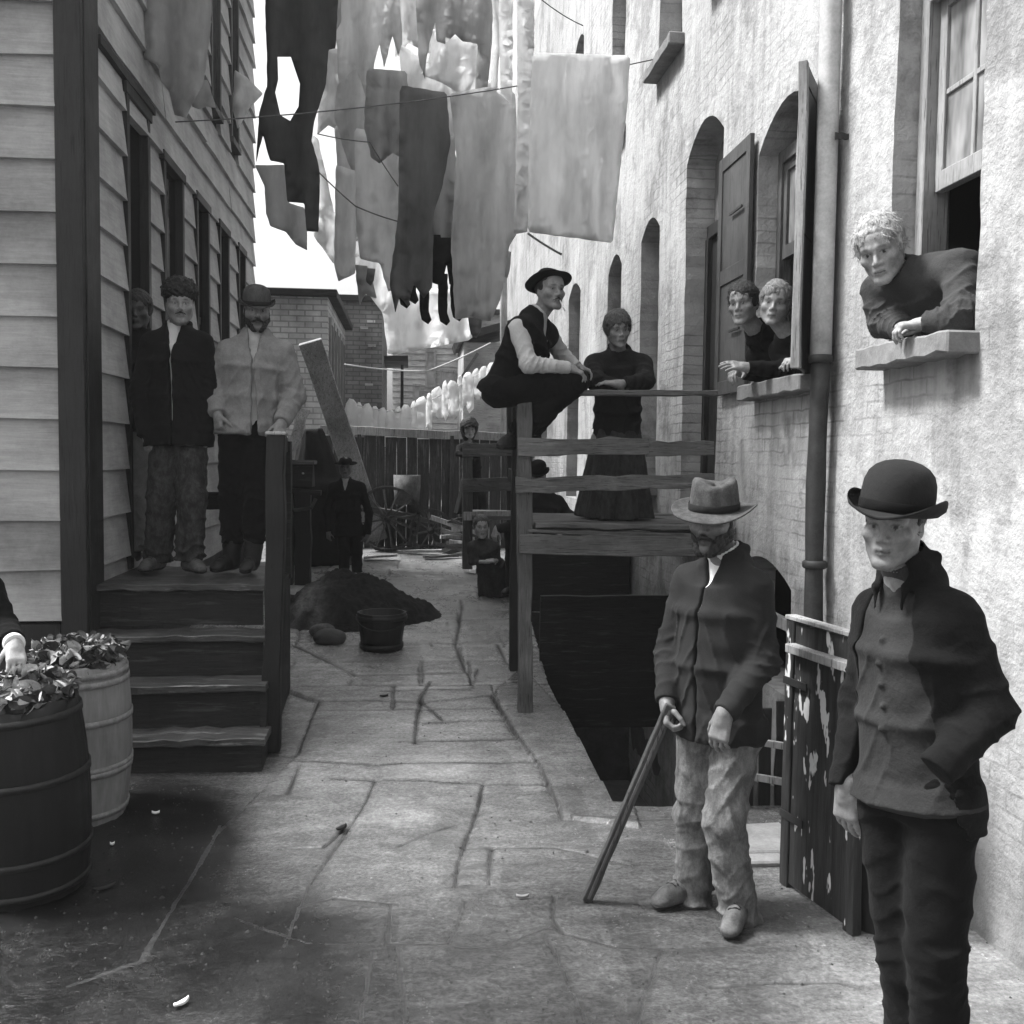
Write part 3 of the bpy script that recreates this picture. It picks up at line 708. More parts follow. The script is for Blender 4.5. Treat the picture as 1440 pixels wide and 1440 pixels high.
def boy_window():
    p = Person('dark haired youth leaning from the shuttered window with clasped hands on its sill', 5.55, dict(
        hd=(1045, 428), nk=(1064, 464, .08), sl=(1108, 492, .04), sr=(1062, 500, .25), el=(1104, 520, -.18), wl=(1052, 517, -.16),
        er=(1085, 530, .12), wr=(1046, 524, .06), hl=(1165, 600, .1), hr=(1150, 610, .3)), yaw=-38, pitch=6, roll=-4, h=.006, skin=.24, face=dict(jaw=.92), k=.9, hk=.95, base=2.1)
    j = p.J
    p.hands += [((j['wl'], (-1, -.1, .12), (0, .5, -.6), False), dict(curl=(.15, .35, .2), spread=.08)), ((j['wr'], (-1, -.5, -.05), (.2, -.2, -1), True), dict(curl=(.8, .6, .4)))]
    p.body(SKIN); p.hair(HAIR_D, line=.045, t=.016, low=-.045, bump=.006, wild=.006, side=-.03, strands=600)
    p.jacket(BLACK, .02, None, None, (.062, .055, .043), .008, .0, name='jacket', collar=.012, h=.008)
def child_window():
    p = Person('fair haired child peering out beside the hinged shutter edge, dark sleeve on the sill', 5.32, dict(
        hd=(1090, 428), nk=(1104, 462, .05), sl=(1136, 490, .0), sr=(1094, 492, .2), el=(1140, 508, -.1), wl=(1122, 506, -.2),
        er=(1110, 515, .1), wr=(1100, 520, .02), hl=(1190, 590, .1), hr=(1170, 600, .3)), yaw=-25, pitch=4, roll=8, h=.007, skin=.28, k=.85, hk=.95, base=2.1)
    j = p.J
    p.hands += [((j['wl'], (-.8, -.5, -.1), (0, .2, -1), False), dict(curl=(.7, .7, .4), s=.85))]
    p.body(SKIN); p.hair(HAIR_L, line=.04, t=.018, low=-.05, bump=.005, wild=.008, side=-.02, strands=600)
    p.jacket(DARK, .02, None, None, (.058, .052, .042), .006, name='jacket', h=.009)
def woman_window():
    p = Person('grey haired woman in a dark dress leaning out over the sill of the large window', 3.98, dict(
        hd=(1238, 350), nk=(1268, 386, .03), sl=(1352, 378, -.16), sr=(1236, 408, .2), el=(1352, 446, -.30), wl=(1300, 456, -.2),
        er=(1244, 452, .16), wr=(1272, 462, -.04), hl=(1420, 470, .0), hr=(1370, 490, .26)), yaw=-38, pitch=24, roll=-12, h=.005, skin=.30, k=.98, hk=1.05, face=dict(brow=.6), base=2.2)
    j = p.J
    p.hands += [((j['wl'], (-1, .3, -.05), (0, .2, -1), False), dict(curl=(.8, .8, .5))), ((j['wr'], (1, -.5, 0), (0, .2, -1), True), dict(curl=(.9, .9, .5)))]
    p.body(SKIN); p.hair(HAIR_G, line=.05, t=.020, low=-.05, bump=.006, wild=.007, side=-.025, strands=900)
    p.jacket(GREYC, .028, None, None, (.076, .066, .05), .018, .0, name='dress', collar=.013, h=.007, rough=.003)
def man_coat():
    p = Person('moustached man in a dark fur cap and buttoned dark coat standing on the wooden stoop', 6.38, dict(
        hd=(253, 429), nk=(250, 461, .05), sl=(284, 484, .0), sr=(214, 484, .02), el=(294, 550, .0), wl=(286, 606, -.04),
        er=(198, 552, .0), wr=(206, 612, -.03), hl=(268, 608, .02), hr=(234, 608, .02), kl=(270, 700, -.04), kr=(228, 700, .02),
        al=(266, 788, -.02), ar=(222, 788, .06)), yaw=14, pitch=2, roll=0, h=.006, skin=.25, face=dict(jaw=1.02, stubble=.2), base=1.)
    j = p.J
    p.hands += [((j['wl'], (-.1, -.05, -1), (-.6, .6, 0), False), dict(curl=(.5, .5, .3))), ((j['wr'], (.2, -.1, -1), (.6, .6, 0), True), dict(curl=(.5, .5, .3)))]
    p.body(SKIN); p.moustache(HAIR_D, .03, .007, .008); p.hair(HAIR_D, line=.07, t=.006, low=-.06, bump=.003, side=.0)
    def cap(x, y, z):
        d = E_(x, y, z, (0, .012, .085), (.108, .122, .092)) - .006 * np.sin(110 * x + 60 * z) * np.sin(95 * y - 70 * z); return smax(d, .034 - z, .02)
    p.local('fur_cap', cap, .006, FUR, (-.15, -.17, -.02), (.15, .17, .22), rough=.004, fr=240)
    p.jacket(WHITE, -.004, None, None, None, 0, name='shirt', collar=.013, h=.008)
    p.jacket(DARK, .032, .09, (.215, .165), (.072, .066, .054), .009, .0, cut=((-.9, -.17, -.06, .05, .2), (.005, .006, .032, .05, .05)), collar=.018, name='coat', h=.008, buttons=[(.03, -.22), (.03, -.32), (.03, -.42)])
    p.trousers(PANT, (.105, .09, .088), .014, waist=.04, h=.008, rough=.003); p.shoes(LEATH_L, (.6, -.8), (-.3, -1), p.o.location.z)
def man_denim():
    p = Person('bearded man in a pale faded work jacket and derby hat, hand on the newel post', 6.42, dict(
        hd=(361, 437), nk=(360, 469, .03), sl=(399, 496, .0), sr=(318, 496, .0), el=(414, 556, -.02), wl=(396, 594, -.2),
        er=(300, 545, .0), wr=(306, 582, -.12), hl=(368, 604, .0), hr=(332, 604, .0), kl=(362, 700, -.03), kr=(328, 700, .0),
        al=(354, 790, -.03), ar=(326, 790, .02)), yaw=12, pitch=8, roll=0, h=.006, skin=.2, face=dict(stubble=.5), base=1.)
    j = p.J
    p.hands += [((j['wl'], (-.1, -.5, -.75), (-.3, .6, -.4), False), dict(curl=(.6, .7, .5))), ((j['wr'], (.1, -.2, -1), (.6, .6, 0), True), dict(curl=(.8, .9, .5)))]
    p.body(SKIN); p.moustache(HAIR_D, .034, .009, .012); p.beard(HAIR_D, .005, -.055); p.hair(HAIR_D, line=.07, t=.005, low=-.06, bump=.003, side=.01)
    hat_mesh(p.o, j['hd'], p.R, 'derby', FELT_L, FELT, 1.0, (4, 0), lift=.036)
    p.jacket(SHIRT, -.002, None, None, None, 0, name='shirt', collar=.012, h=.008)
    p.jacket(DENIM, .034, .02, (.215, .16), (.074, .07, .052), .014, .0, cut=((-.9, -.2, -.08, .05, .2), (.03, .006, .03, .045, .045)), collar=.016, h=.008, rough=.003)
    p.trousers(BLACK, (.108, .09, .07), .012, waist=.04, h=.008, hemup=.12); p.shoes(LEATH, (-.1, -1), (-.45, -.9), p.o.location.z)
    for sd in 'lr':
        f = Field(np.minimum(j['k' + sd], j['a' + sd]) - .15, np.maximum(j['k' + sd], j['a' + sd]) + .15, .008); a, k = j['a' + sd], j['k' + sd]
        f.add(rc(a, a + (k - a) * .62, .056, .07, 1, wr(.006, .06, 5, 2)), .02); fmesh('boot_leg', f, LEATH, p.o, .002, 60, 3)
def man_doorway():
    p = Person('man in a dark double breasted coat and baggy pale trousers half inside the doorway', 6.86, dict(
        hd=(193, 437), nk=(193, 468, .03), sl=(224, 494, .0), sr=(160, 494, .0), el=(226, 560, .0), wl=(214, 606, -.1),
        er=(156, 560, .05), wr=(166, 606, -.05), hl=(212, 600, .0), hr=(180, 600, .0), kl=(212, 690, -.03), kr=(182, 690, .0),
        al=(216, 776, -.03), ar=(188, 776, .02)), yaw=5, pitch=6, roll=0, h=.008, skin=.05, base=1.)  # darkness of the doorway is put into his skin tone
    j = p.J; p.body(SKIN); p.hair(HAIR_D, line=.05, t=.02, low=-.05, bump=.005)
    p.jacket(DARK, .03, .02, None, (.07, .064, .055), .009, .0, name='coat', h=.010, buttons=[(x, -.12 - .09 * i) for i in range(4) for x in (.05, -.05)], collar=.016)
    p.trousers(PALE, (.125, .12, .115), .014, waist=.08, h=.010, hemup=.02, rough=.004); p.shoes(LEATH_L, (.2, -1), (-.3, -1), p.o.location.z)
def boy_far():
    p = Person('small boy in a wide hat and black suit standing behind the dirt pile', 11.3, dict(
        hd=(486, 657), nk=(486, 675, .03), sl=(508, 685, .0), sr=(468, 685, .0), el=(519, 722, .0), wl=(517, 752, -.05),
        er=(460, 718, .0), wr=(462, 748, -.05), hl=(500, 742, 0), hr=(482, 742, 0), kl=(502, 776, -.02), kr=(484, 776, 0),
        al=(502, 806, 0), ar=(484, 806, 0)), yaw=0, k=.74, hk=.9, h=.010, skin=.12)
    j = p.J; p.hands += [((j['wl'], (0, 0, -1), (-.6, .6, 0), False), dict(s=.8)), ((j['wr'], (0, 0, -1), (.6, .6, 0), True), dict(s=.8))]
    p.body(SKIN); hat_mesh(p.o, j['hd'], p.R, 'slouch', FELT_B, None, .9, (0, 0), lift=.03)
    p.jacket(SHIRT, -.003, None, None, None, 0, name='shirt', collar=.01, h=.01)
    p.jacket(BLACK, .028, .10, (.185, .14), (.066, .06, .052), .008, .0, cut=((-.13, -.05, .04, .2), (.002, .024, .04, .04)), collar=.014, h=.01)
    p.trousers(BLACK, (.10, .085, .08), .008, waist=.05, h=.012); p.shoes(LEATH, (.2, -1), (-.3, -1), j['al'][2] - .06)
def child_curly():
    p = Person('curly haired child leaning on the far stair rail below the white washing', 11.75, dict(
        hd=(660, 604), nk=(660, 622, .05), sl=(676, 630, .03), sr=(646, 630, .03), el=(680, 638, -.12), wl=(662, 634, -.22),
        er=(644, 638, -.14), wr=(655, 640, -.26), hl=(672, 678, .1), hr=(656, 678, .1)), yaw=5, pitch=4, k=.62, hk=.85, h=.010, skin=.3, base=zg(11.75) + .6)
    j = p.J; p.hands += [((j['wr'], (.2, -.3, -.8), (.3, .6, 0), True), dict(s=.7)), ((j['wl'], (-1, 0, 0), (0, .3, -1), False), dict(s=.7))]
    p.body(SKIN); p.hair(HAIR_D, line=.04, t=.05, low=-.09, bump=.010, wild=.012, long=1, side=-.03, strands=500)
    p.jacket(CHAR, .02, .05, None, (.055, .05, .04), .006, .0, name='dress', h=.010); p.skirt(CHAR, P(664, 722, 11.85), .2, .17, .016, 8, .014, top=.05, w0=(.13, .1))
def girl_seated():
    p = Person('little girl in a dark dress with folded bare arms beside the far steps', 9.75, dict(
        hd=(677, 741), nk=(679, 758, .05), sl=(697, 768, .0), sr=(662, 768, .0), el=(700, 789, -.05), wl=(692, 788, -.12),
        er=(664, 790, -.05), wr=(686, 790, -.14), hl=(698, 800, .05), hr=(682, 800, .05)), yaw=4, pitch=2, k=.6, hk=.88, h=.008, skin=.34)
    j = p.J; p.hands += [((j['wr'], (1, -.1, .1), (0, .3, -1), True), dict(s=.6)), ((j['wl'], (-1, 0, 0), (0, .3, -1), False), dict(s=.6))]
    p.body(SKIN); p.hair(HAIR_M, line=.045, t=.016, low=-.06, bump=.005, side=-.02)
    p.jacket(DRESS, .022, .03, None, (.058, .055, .045), .006, .09, name='dress', h=.010); p.skirt(DRESS, G(703, 838) + A(0, .1, .01), .21, .17, .016, 8, .012, top=.05, w0=(.14, .11))
def boy_steps():
    p = Person('youth in a small derby sitting on the far steps behind the balcony boards', 9.35, dict(
        hd=(757, 668), nk=(764, 690, .05), sl=(786, 706, .1), sr=(742, 706, -.05), el=(800, 726, .1), wl=(815, 728, -.05),
        er=(728, 738, -.12), wr=(698, 744, -.15), hl=(770, 742, .05), hr=(750, 744, -.05), kl=(735, 752, .1), kr=(722, 750, -.1),
        al=(738, 822, .1), ar=(722, 826, -.05)), yaw=-12, pitch=10, k=.82, hk=.92, h=.009, skin=.3)
    j = p.J; p.hands += [((j['wr'], (-.3, -.1, -.9), (.5, .6, 0), True), dict(s=.85)), ((j['wl'], (.9, 0, -.2), (0, .2, -1), False), dict(s=.85))]
    p.body(SKIN); hat_mesh(p.o, j['hd'], p.R, 'derby', FELT_B, None, .92, (6, 0), lift=.03)
    p.jacket(CHAR, .028, .05, None, (.068, .064, .052), .009, .0, h=.010, collar=.014)
    p.trousers(DARK, (.105, .1, .095), .009, waist=.06, h=.011); p.shoes(LEATH, (-.6, -.8), (-.7, -.7), (j['al'][2] - .06, j['ar'][2] - .06))
def man_edge():
    p = Person('man in a dark sleeve with white cuff reaching over the refuse barrels', 4.45, dict(
        hd=(-75, 760), nk=(-70, 800, .1), sl=(-20, 830, .0), sr=(-125, 830, .1), el=(2, 885, -.1), wl=(20, 905, -.28),
        er=(-140, 920, .0), wr=(-130, 1000, -.05), hl=(-50, 1020, .1), hr=(-100, 1020, .15), kl=(-45, 1130, .1), kr=(-100, 1130, .1),
        al=(-45, 1215, .1), ar=(-100, 1215, .1)), yaw=20, pitch=14, h=.008, skin=.4, base=0)
    j = p.J; p.hands += [((j['wl'], (.25, -.5, -.5), (-.3, .3, -1), False), dict(curl=(.3, .5, .3)))]
    p.body(SKIN); hat_mesh(p.o, j['hd'], p.R, 'slouch', FELT_B, None, 1., lift=.04)
    p.jacket(BLACK, .03, .10, None, (.072, .066, .052), .009, .02, h=.010, collar=.016)
    f = Field(j['wl'] - .2, j['wl'] + .2, .006); d = nrm(j['wl'] - j['el']); f.add(rc(j['wl'] - d * .05, j['wl'] + d * .012, .040, .042, 2), .01); fmesh('cuff', f, WHITE, p.o)
    p.trousers(BLACK, (.105, .085, .08), .009, h=.012); p.shoes(LEATH, (.5, -.8), (.3, -1), 0)
# ------------------------------------------------------------------ setting materials
def m_wall():
    t = NT('whitewashed_brick'); x = t.n.new('ShaderNodeSeparateXYZ'); t.l.new(t.co, x.inputs[0]); cx = t.n.new('ShaderNodeCombineXYZ')
    t.l.new(x.outputs[1], cx.inputs[0]); t.l.new(x.outputs[2], cx.inputs[1])
    wob = t.n.new('ShaderNodeVectorMath'); wob.operation = 'ADD'; nv = t.n.new('ShaderNodeTexNoise'); nv.inputs['Scale'].default_value = 6; t.l.new(t.co, nv.inputs[0])
    sc = t.n.new('ShaderNodeVectorMath'); sc.operation = 'SCALE'; sc.inputs['Scale'].default_value = .03; t.l.new(nv.outputs[1], sc.inputs[0])
    t.l.new(cx.outputs[0], wob.inputs[0]); t.l.new(sc.outputs[0], wob.inputs[1])
    b = t.n.new('ShaderNodeTexBrick'); b.inputs['Scale'].default_value = 1; b.inputs['Brick Width'].default_value = .215; b.inputs['Row Height'].default_value = .075
    b.inputs['Mortar Size'].default_value = .007; b.inputs['Mortar Smooth'].default_value = .6; t.l.new(wob.outputs[0], b.inputs[0])
    big = t.noise(.9, 6, .62); mid = t.noise(5, 6, .68); fine = t.noise(38, 5, .7)
    run = t.noise(2.2, 5, .6, t.map((1, 5, .45)))
    v = t.math('ADD', t.math('MULTIPLY', big, .35), t.math('ADD', t.math('MULTIPLY', mid, .3), t.math('MULTIPLY', run, .35)))
    c = t.ramp(v, [(.34, .19), (.43, .27), (.51, .355), (.64, .45)])
    bm = t.math('MULTIPLY', b.outputs['Fac'], t.ramp(t.noise(1.6, 4, .6), [(.46, .0), (.66, .45)]))
    c = t.math('MULTIPLY', c, t.math('SUBTRACT', 1.0, bm))
    sp = t.ramp(t.noise(24, 5, .75), [(.62, 1), (.74, .78)]); c = t.math('MULTIPLY', c, sp)
    # grime low on the wall and where the render has come away
    low = t.ramp(t.math('ADD', t.math('MULTIPLY', x.outputs[2], .28), t.math('MULTIPLY', mid, .35)), [(.30, .62), (.62, 1.)])
    c = t.math('MULTIPLY', c, low)
    far_dark = t.math('MULTIPLY', t.ramp(t.math('MULTIPLY', t.math('ADD', x.outputs[1], t.math('MULTIPLY', big, 3)), .1), [(.50, 0), (.86, 1.)]), t.ramp(t.math('MULTIPLY', t.math('ADD', x.outputs[2], t.math('MULTIPLY', run, 2)), .1), [(.38, .46), (.66, .22)]))  # darker toward the far end, most of all low down
    c = t.math('MULTIPLY', c, t.math('SUBTRACT', 1., far_dark))
    pat = t.ramp(t.noise(1.25, 7, .66), [(.40, .72), (.47, 1.)]); c = t.math('MULTIPLY', c, pat)
    zm = t.ramp(t.math('ADD', t.math('MULTIPLY', x.outputs[2], .25), t.math('MULTIPLY', big, .5)), [(.62, 1.), (.86, .06)])
    yr = t.ramp(t.math('MULTIPLY', x.outputs[1], .1), [(.46, .05), (.60, 1.6)]); bf = t.math('MULTIPLY', t.math('MULTIPLY', b.outputs['Fac'], yr), t.math('MULTIPLY', zm, t.ramp(t.noise(2.6, 5, .65), [(.40, .0), (.62, 1.)])))
    n = t.bump(fine, .25, .010, t.bump(t.noise(16, 5, .7), .3, .03, t.bump(mid, .6, .04, t.bump(bf, .5, -.012))))
    return t.fin(c, .88, n)
def m_brick(name, v, mort, ax=(0, 2), var=.4):
    t = NT(name); x = t.n.new('ShaderNodeSeparateXYZ'); t.l.new(t.co, x.inputs[0]); cx = t.n.new('ShaderNodeCombineXYZ')
    su = t.math('ADD', x.outputs[0], x.outputs[1]); t.l.new(su, cx.inputs[0]); t.l.new(x.outputs[2], cx.inputs[1])
    b = t.n.new('ShaderNodeTexBrick'); b.inputs['Scale'].default_value = 1; b.inputs['Brick Width'].default_value = .22; b.inputs['Row Height'].default_value = .078
    b.inputs['Mortar Size'].default_value = .010; b.inputs['Color1'].default_value = (v,) * 3 + (1,); b.inputs['Color2'].default_value = (v * (1 + var),) * 3 + (1,)
    b.inputs['Mortar'].default_value = (mort,) * 3 + (1,); t.l.new(cx.outputs[0], b.inputs[0])
    c = t.math('MULTIPLY', b.outputs[0], t.ramp(t.noise(2.5, 6, .65), [(.3, .6), (.7, 1.35)]))
    return t.fin(c, .9, t.bump(t.noise(30, 4), .3, .01, t.bump(b.outputs['Fac'], .5, -.01)))
def m_ground():
    t = NT('wet_flagstone'); a = t.attr(); s = t.sep(a); big = t.noise(1.3, 5, .6); mid = t.noise(7, 6, .7); fine = t.noise(55, 5, .75)
    st = t.noise(5, 5, .65, t.map((1, .5, 1), rot=(0, 0, .6)))
    mid = t.noise(7, 7, .72, t.map((.8, 1.6, 1))); v = t.math('ADD', t.math('MULTIPLY', big, .25), t.math('ADD', t.math('MULTIPLY', mid, .35), t.math('MULTIPLY', fine, .4)))
    c = t.ramp(v, [(.34, .028), (.46, .060), (.54, .10), (.62, .16), (.72, .24)])
    c = t.math('MULTIPLY', c, s[0])
    r = t.math('ADD', t.math('MULTIPLY', st, .65), t.math('MULTIPLY', fine, .25)); r = t.math('SUBTRACT', t.ramp(r, [(.38, .10), (.62, .36)]), s[1])
    mx = t.math('MAXIMUM', r, .06); nb = t.n.new('ShaderNodeBump'); nb.inputs['Distance'].default_value = .014; t.l.new(fine, nb.inputs['Height']); nb2 = t.n.new('ShaderNodeBump'); nb2.inputs['Distance'].default_value = .02; t.l.new(mid, nb2.inputs['Height'])
    ks = t.math('MULTIPLY', t.math('MAXIMUM', t.math('SUBTRACT', 1., t.math('MULTIPLY', s[1], 2.2)), .0), .34); t.l.new(ks, nb.inputs['Strength']); t.l.new(ks, nb2.inputs['Strength']); t.l.new(nb2.outputs[0], nb.inputs['Normal']); t.fin(c, mx, nb.outputs[0])
    t.b.inputs['Specular IOR Level'].default_value = .6
    return t.m
def m_splash():
    t = NT('paint_splashed_wood'); g = t.noise(3, 6, .65, t.map((14, 14, 1.2)), .5); c = t.ramp(g, [(.35, .010), (.65, .035)])
    x = t.n.new('ShaderNodeSeparateXYZ'); t.l.new(t.co, x.inputs[0])
    n = t.noise(9, 3, .55, t.map((1.9, 1.9, .62))); band = t.ramp(x.outputs[2], [(.30, 0), (.62, .055), (.78, .12), (.98, .07)])
    m = t.ramp(t.math('ADD', n, band), [(.655, 0), (.675, 1)])
    mix = t.math('ADD', t.math('MULTIPLY', c, t.math('SUBTRACT', 1., m)), t.math('MULTIPLY', m, .55))
    return t.fin(mix, .6, t.bump(g, .3, .008))
WALL = m_wall(); GROUND = m_ground(); SPLASH = m_splash()
BRICK_P = m_brick('pale_brick', .36, .26); BRICK_D = m_brick('dark_brick', .13, .09)
CLAP = m_wood('painted_clapboard', .30, 'X', .28, .7, .25, crack=0); CLAP_S = m_wood('painted_clapboard_side', .36, 'Y', .28, .7, .25, crack=0)
TRIM = m_wood('dark_trim', .016, 'Z', .5, .6, .25); TRIM_L = m_wood('pale_trim', .24, 'Z', .25, .6, .2)
W_DARK = m_wood('dark_weathered_wood', .012, 'X', .7, .7, .4, wear=.03); W_MID = m_wood('weathered_wood', .10, 'X', .45, .8, .4, wear=.05)
W_MIDZ = m_wood('weathered_post', .075, 'Z', .45, .8, .4, wear=.04); W_TREAD = m_wood('worn_tread', .05, 'X', .7, .45, .35, wear=.16); W_FENCE = m_wood('fence_board', .04, 'Z', .6, .8, .4, wear=.06)
W_PALE = m_wood('pale_board', .30, 'Z', .5, .8, .4); W_DARKZ = m_wood('dark_post', .007, 'Z', .5, .6, .35)
GREYP = m_wood('grey_paint', .06, 'Z', .25, .6, .2); SIDING_F = m_wood('grey_siding', .36, 'X', .3, .8, .2)
STONE = m_plain('sill_stone', .17, .85, .4, 9, .5); STONE_D = m_plain('damp_stone', .06, .8, .5, 6, .6); DIRT = None
TIN = m_plain('tin_pipe', .42, .45, .35, 7, .15); TIN_D = m_plain('rusty_iron', .028, .6, .5, 12, .3); IRON = m_plain('black_iron', .02, .5, .4, 20, .2)
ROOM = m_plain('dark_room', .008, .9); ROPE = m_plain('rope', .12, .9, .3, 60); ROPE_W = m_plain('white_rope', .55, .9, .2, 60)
def m_glass():
    t = NT('window_glass'); t.fin(t.ramp(t.noise(2.5, 3, .6, t.map((1, 2.5, .8))), [(.35, .06), (.65, .32)]), .12, t.bump(t.noise(3, 2), .06, .02)); return t.m
GLASS = m_glass()
def m_stave(name, v, var, wear):
    t = NT(name); g = t.noise(3, 6, .65, t.map((14, 14, 1.4))); b = t.noise(4, 5, .65)
    c = t.ramp(t.math('ADD', t.math('MULTIPLY', g, .5), t.math('MULTIPLY', b, .5)), [(.34, v * (1 - var)), (.66, min(.85, v * (1 + var)))])
    if wear: c = t.math('ADD', c, t.math('MULTIPLY', t.ramp(t.noise(7, 5, .7, t.map((4, 4, .8))), [(.6, 0), (.68, 1)]), wear))
    return t.fin(c, t.ramp(b, [(.3, .4), (.7, .75)]), t.bump(g, .3, .006))
ST_PALE = m_stave('pale_staves', .20, .35, 0); ST_DARK = m_stave('dark_staves', .006, .6, .0); HOOP = m_plain('worn_hoop', .22, .6, .5, 25, .3); HOOP_D = m_plain('dark_hoop', .018, .5, .5, 25, .3)
# ------------------------------------------------------------------ helpers
def pip(p, poly):
    x, y = p[:, 0], p[:, 1]; q = np.asarray(poly); ins = np.zeros(len(p), bool); n = len(q); j = n - 1
    for i in range(n):
        c = ((q[i, 1] > y) != (q[j, 1] > y)) & (x < (q[j, 0] - q[i, 0]) * (y - q[i, 1]) / (q[j, 1] - q[i, 1] + 1e-12) + q[i, 0]); ins ^= c; j = i
    return ins
def dens(poly, st, jit=0, close=True):
    out = []; n = len(poly)
    for i in range(n if close else n - 1):
        a = np.array(poly[i], float); b = np.array(poly[(i + 1) % n], float); m = max(1, int(round(np.linalg.norm(b - a) / st)))
        for k in range(m):
            p = a + (b - a) * k / m
            if jit and k: p = p + RNG.normal(0, jit, 2)
            out.append(p)
    return out
def cdt(outer, holes, st, jit=.3):
    """filled triangulation of a polygon with holes"""
    vs = []; ed = []
    for lp in [outer] + holes:
        b = len(vs); n = len(lp); vs += [tuple(p) for p in lp]; ed += [(b + i, b + (i + 1) % n) for i in range(n)]
    o = np.array(outer); lo, hi = o.min(0), o.max(0)
    gx, gy = np.meshgrid(np.arange(lo[0] + st * .5, hi[0], st), np.arange(lo[1] + st * .5, hi[1], st)); g = np.stack([gx.ravel(), gy.ravel()], 1)
    g += RNG.uniform(-jit, jit, g.shape) * st; k = pip(g, outer)
    for h in holes: k &= ~pip(g, h)
    g = g[k]; bd = np.array(vs); keep = np.ones(len(g), bool)
    for i in range(0, len(g), 4000):
        d = ((g[i:i + 4000, None] - bd[None]) ** 2).sum(-1).min(1); keep[i:i + 4000] = d > (st * .45) ** 2
    vs += [tuple(p) for p in g[keep]]
    V, _, Fs, *_r = geometry.delaunay_2d_cdt([Vector(p) for p in vs], ed, [], 0, 1e-5)
    V = np.array([tuple(v) for v in V]); T = np.array([tuple(f) for f in Fs if len(f) == 3]); c = V[T].mean(1); k = pip(c, outer)
    for h in holes: k &= ~pip(c, h)
    return V, T[k]
def fnoise(x, y, fr, seed, octv=4):
    g = np.random.default_rng(seed); o = 0; a = 1.; t = 0
    for _ in range(octv):
        s = 0
        for _k in range(5):
            th = g.uniform(0, 6.28); s = s + np.sin(fr * (x * math.cos(th) + y * math.sin(th)) * g.uniform(.7, 1.4) + g.uniform(0, 6.28))
        o = o + a * s / 2.2; t += a; a *= .5; fr *= 2.1
    return o / t
def arch(y0, y1, z0, zs, zc, n=10):
    """opening outline (y,z); zs spring line, zc crown"""
    p = [(y0, z0), (y1, z0), (y1, zs)]
    if zc > zs:
        for i in range(1, n): u = 1 - 2 * i / n; p.append(((y0 + y1) / 2 + u * (y1 - y0) / 2, zs + (zc - zs) * (1 - u * u)))
    return p + [(y0, zs)]
# ------------------------------------------------------------------ ground
PIT = [(1.01, 4.76), (2.1, 4.70), (2.1, 9.2), (1.12, 9.2), (.98, 6.9)]
JOINTS = [[(448, 985), (432, 1020), (418, 1057)], [(365, 1110), (335, 1145), (300, 1175)], [(310, 1160), (275, 1225), (235, 1290), (200, 1350), (95, 1385)], [(528, 1095), (515, 1125), (490, 1165), (462, 1205), (435, 1245), (400, 1330)],
 [(400, 1192), (455, 1191), (482, 1165)], [(680, 1100), (672, 1140), (660, 1170), (645, 1215), (640, 1245)], [(645, 1242), (688, 1242), (692, 1190), (650, 1190)], [(655, 1265), (645, 1300), (630, 1325), (545, 1326), (548, 1270)],
 [(525, 1335), (515, 1390), (505, 1440)], [(380, 962), (445, 985), (520, 984), (600, 986), (700, 976)], [(418, 1068), (530, 1074), (640, 1072), (760, 1070)], [(592, 984), (586, 1012), (584, 1045)], [(605, 958), (590, 985), (622, 1012)],
 [(500, 950), (570, 948), (660, 944)], [(540, 971), (600, 969), (665, 967), (672, 940)], [(600, 1016), (650, 1013), (712, 1011)], [(560, 1042), (640, 1040), (735, 1038)], [(690, 978), (704, 1000), (722, 1030), (742, 1055), (762, 1085), (775, 1115), (790, 1150)],
 [(470, 1094), (530, 1095), (640, 1100), (770, 1102)], [(790, 1150), (830, 1152), (960, 1150)], [(560, 1190), (600, 1172), (640, 1160)], [(780, 1258), (778, 1290), (792, 1310), (870, 1330), (1000, 1330), (1100, 1320)], [(620, 905), (700, 902), (735, 895)], [(645, 872), (735, 868)], [(650, 850), (640, 905), (655, 945)],
 [(375, 1058), (418, 1060)], [(770, 1318), (800, 1380), (830, 1440)], [(930, 1332), (905, 1400), (895, 1440)], [(1000, 1385), (1090, 1378), (1200, 1380)], [(640, 1330), (700, 1330), (780, 1300)], [(410, 905), (500, 950)], [(690, 1190), (780, 1190), (890, 1215)],
 [(1010, 1210), (1100, 1205), (1180, 1260)], [(700, 905), (712, 930), (735, 950)], [(505, 1325), (430, 1325), (330, 1290)], [(650, 830), (735, 838)], [(560, 1270), (470, 1262), (420, 1275)], [(420, 1075), (405, 1115), (370, 1118)], [(560, 1330), (570, 1440)]]
FAR = []
_g = np.random.default_rng(31); _y = 6.35
while _y < 12.6:
    FAR.append((_y, [x + _g.normal(0, .05) for x in np.arange(-.9, 1.0, _g.uniform(.45, .8))])); _y += _g.uniform(.34, .62)
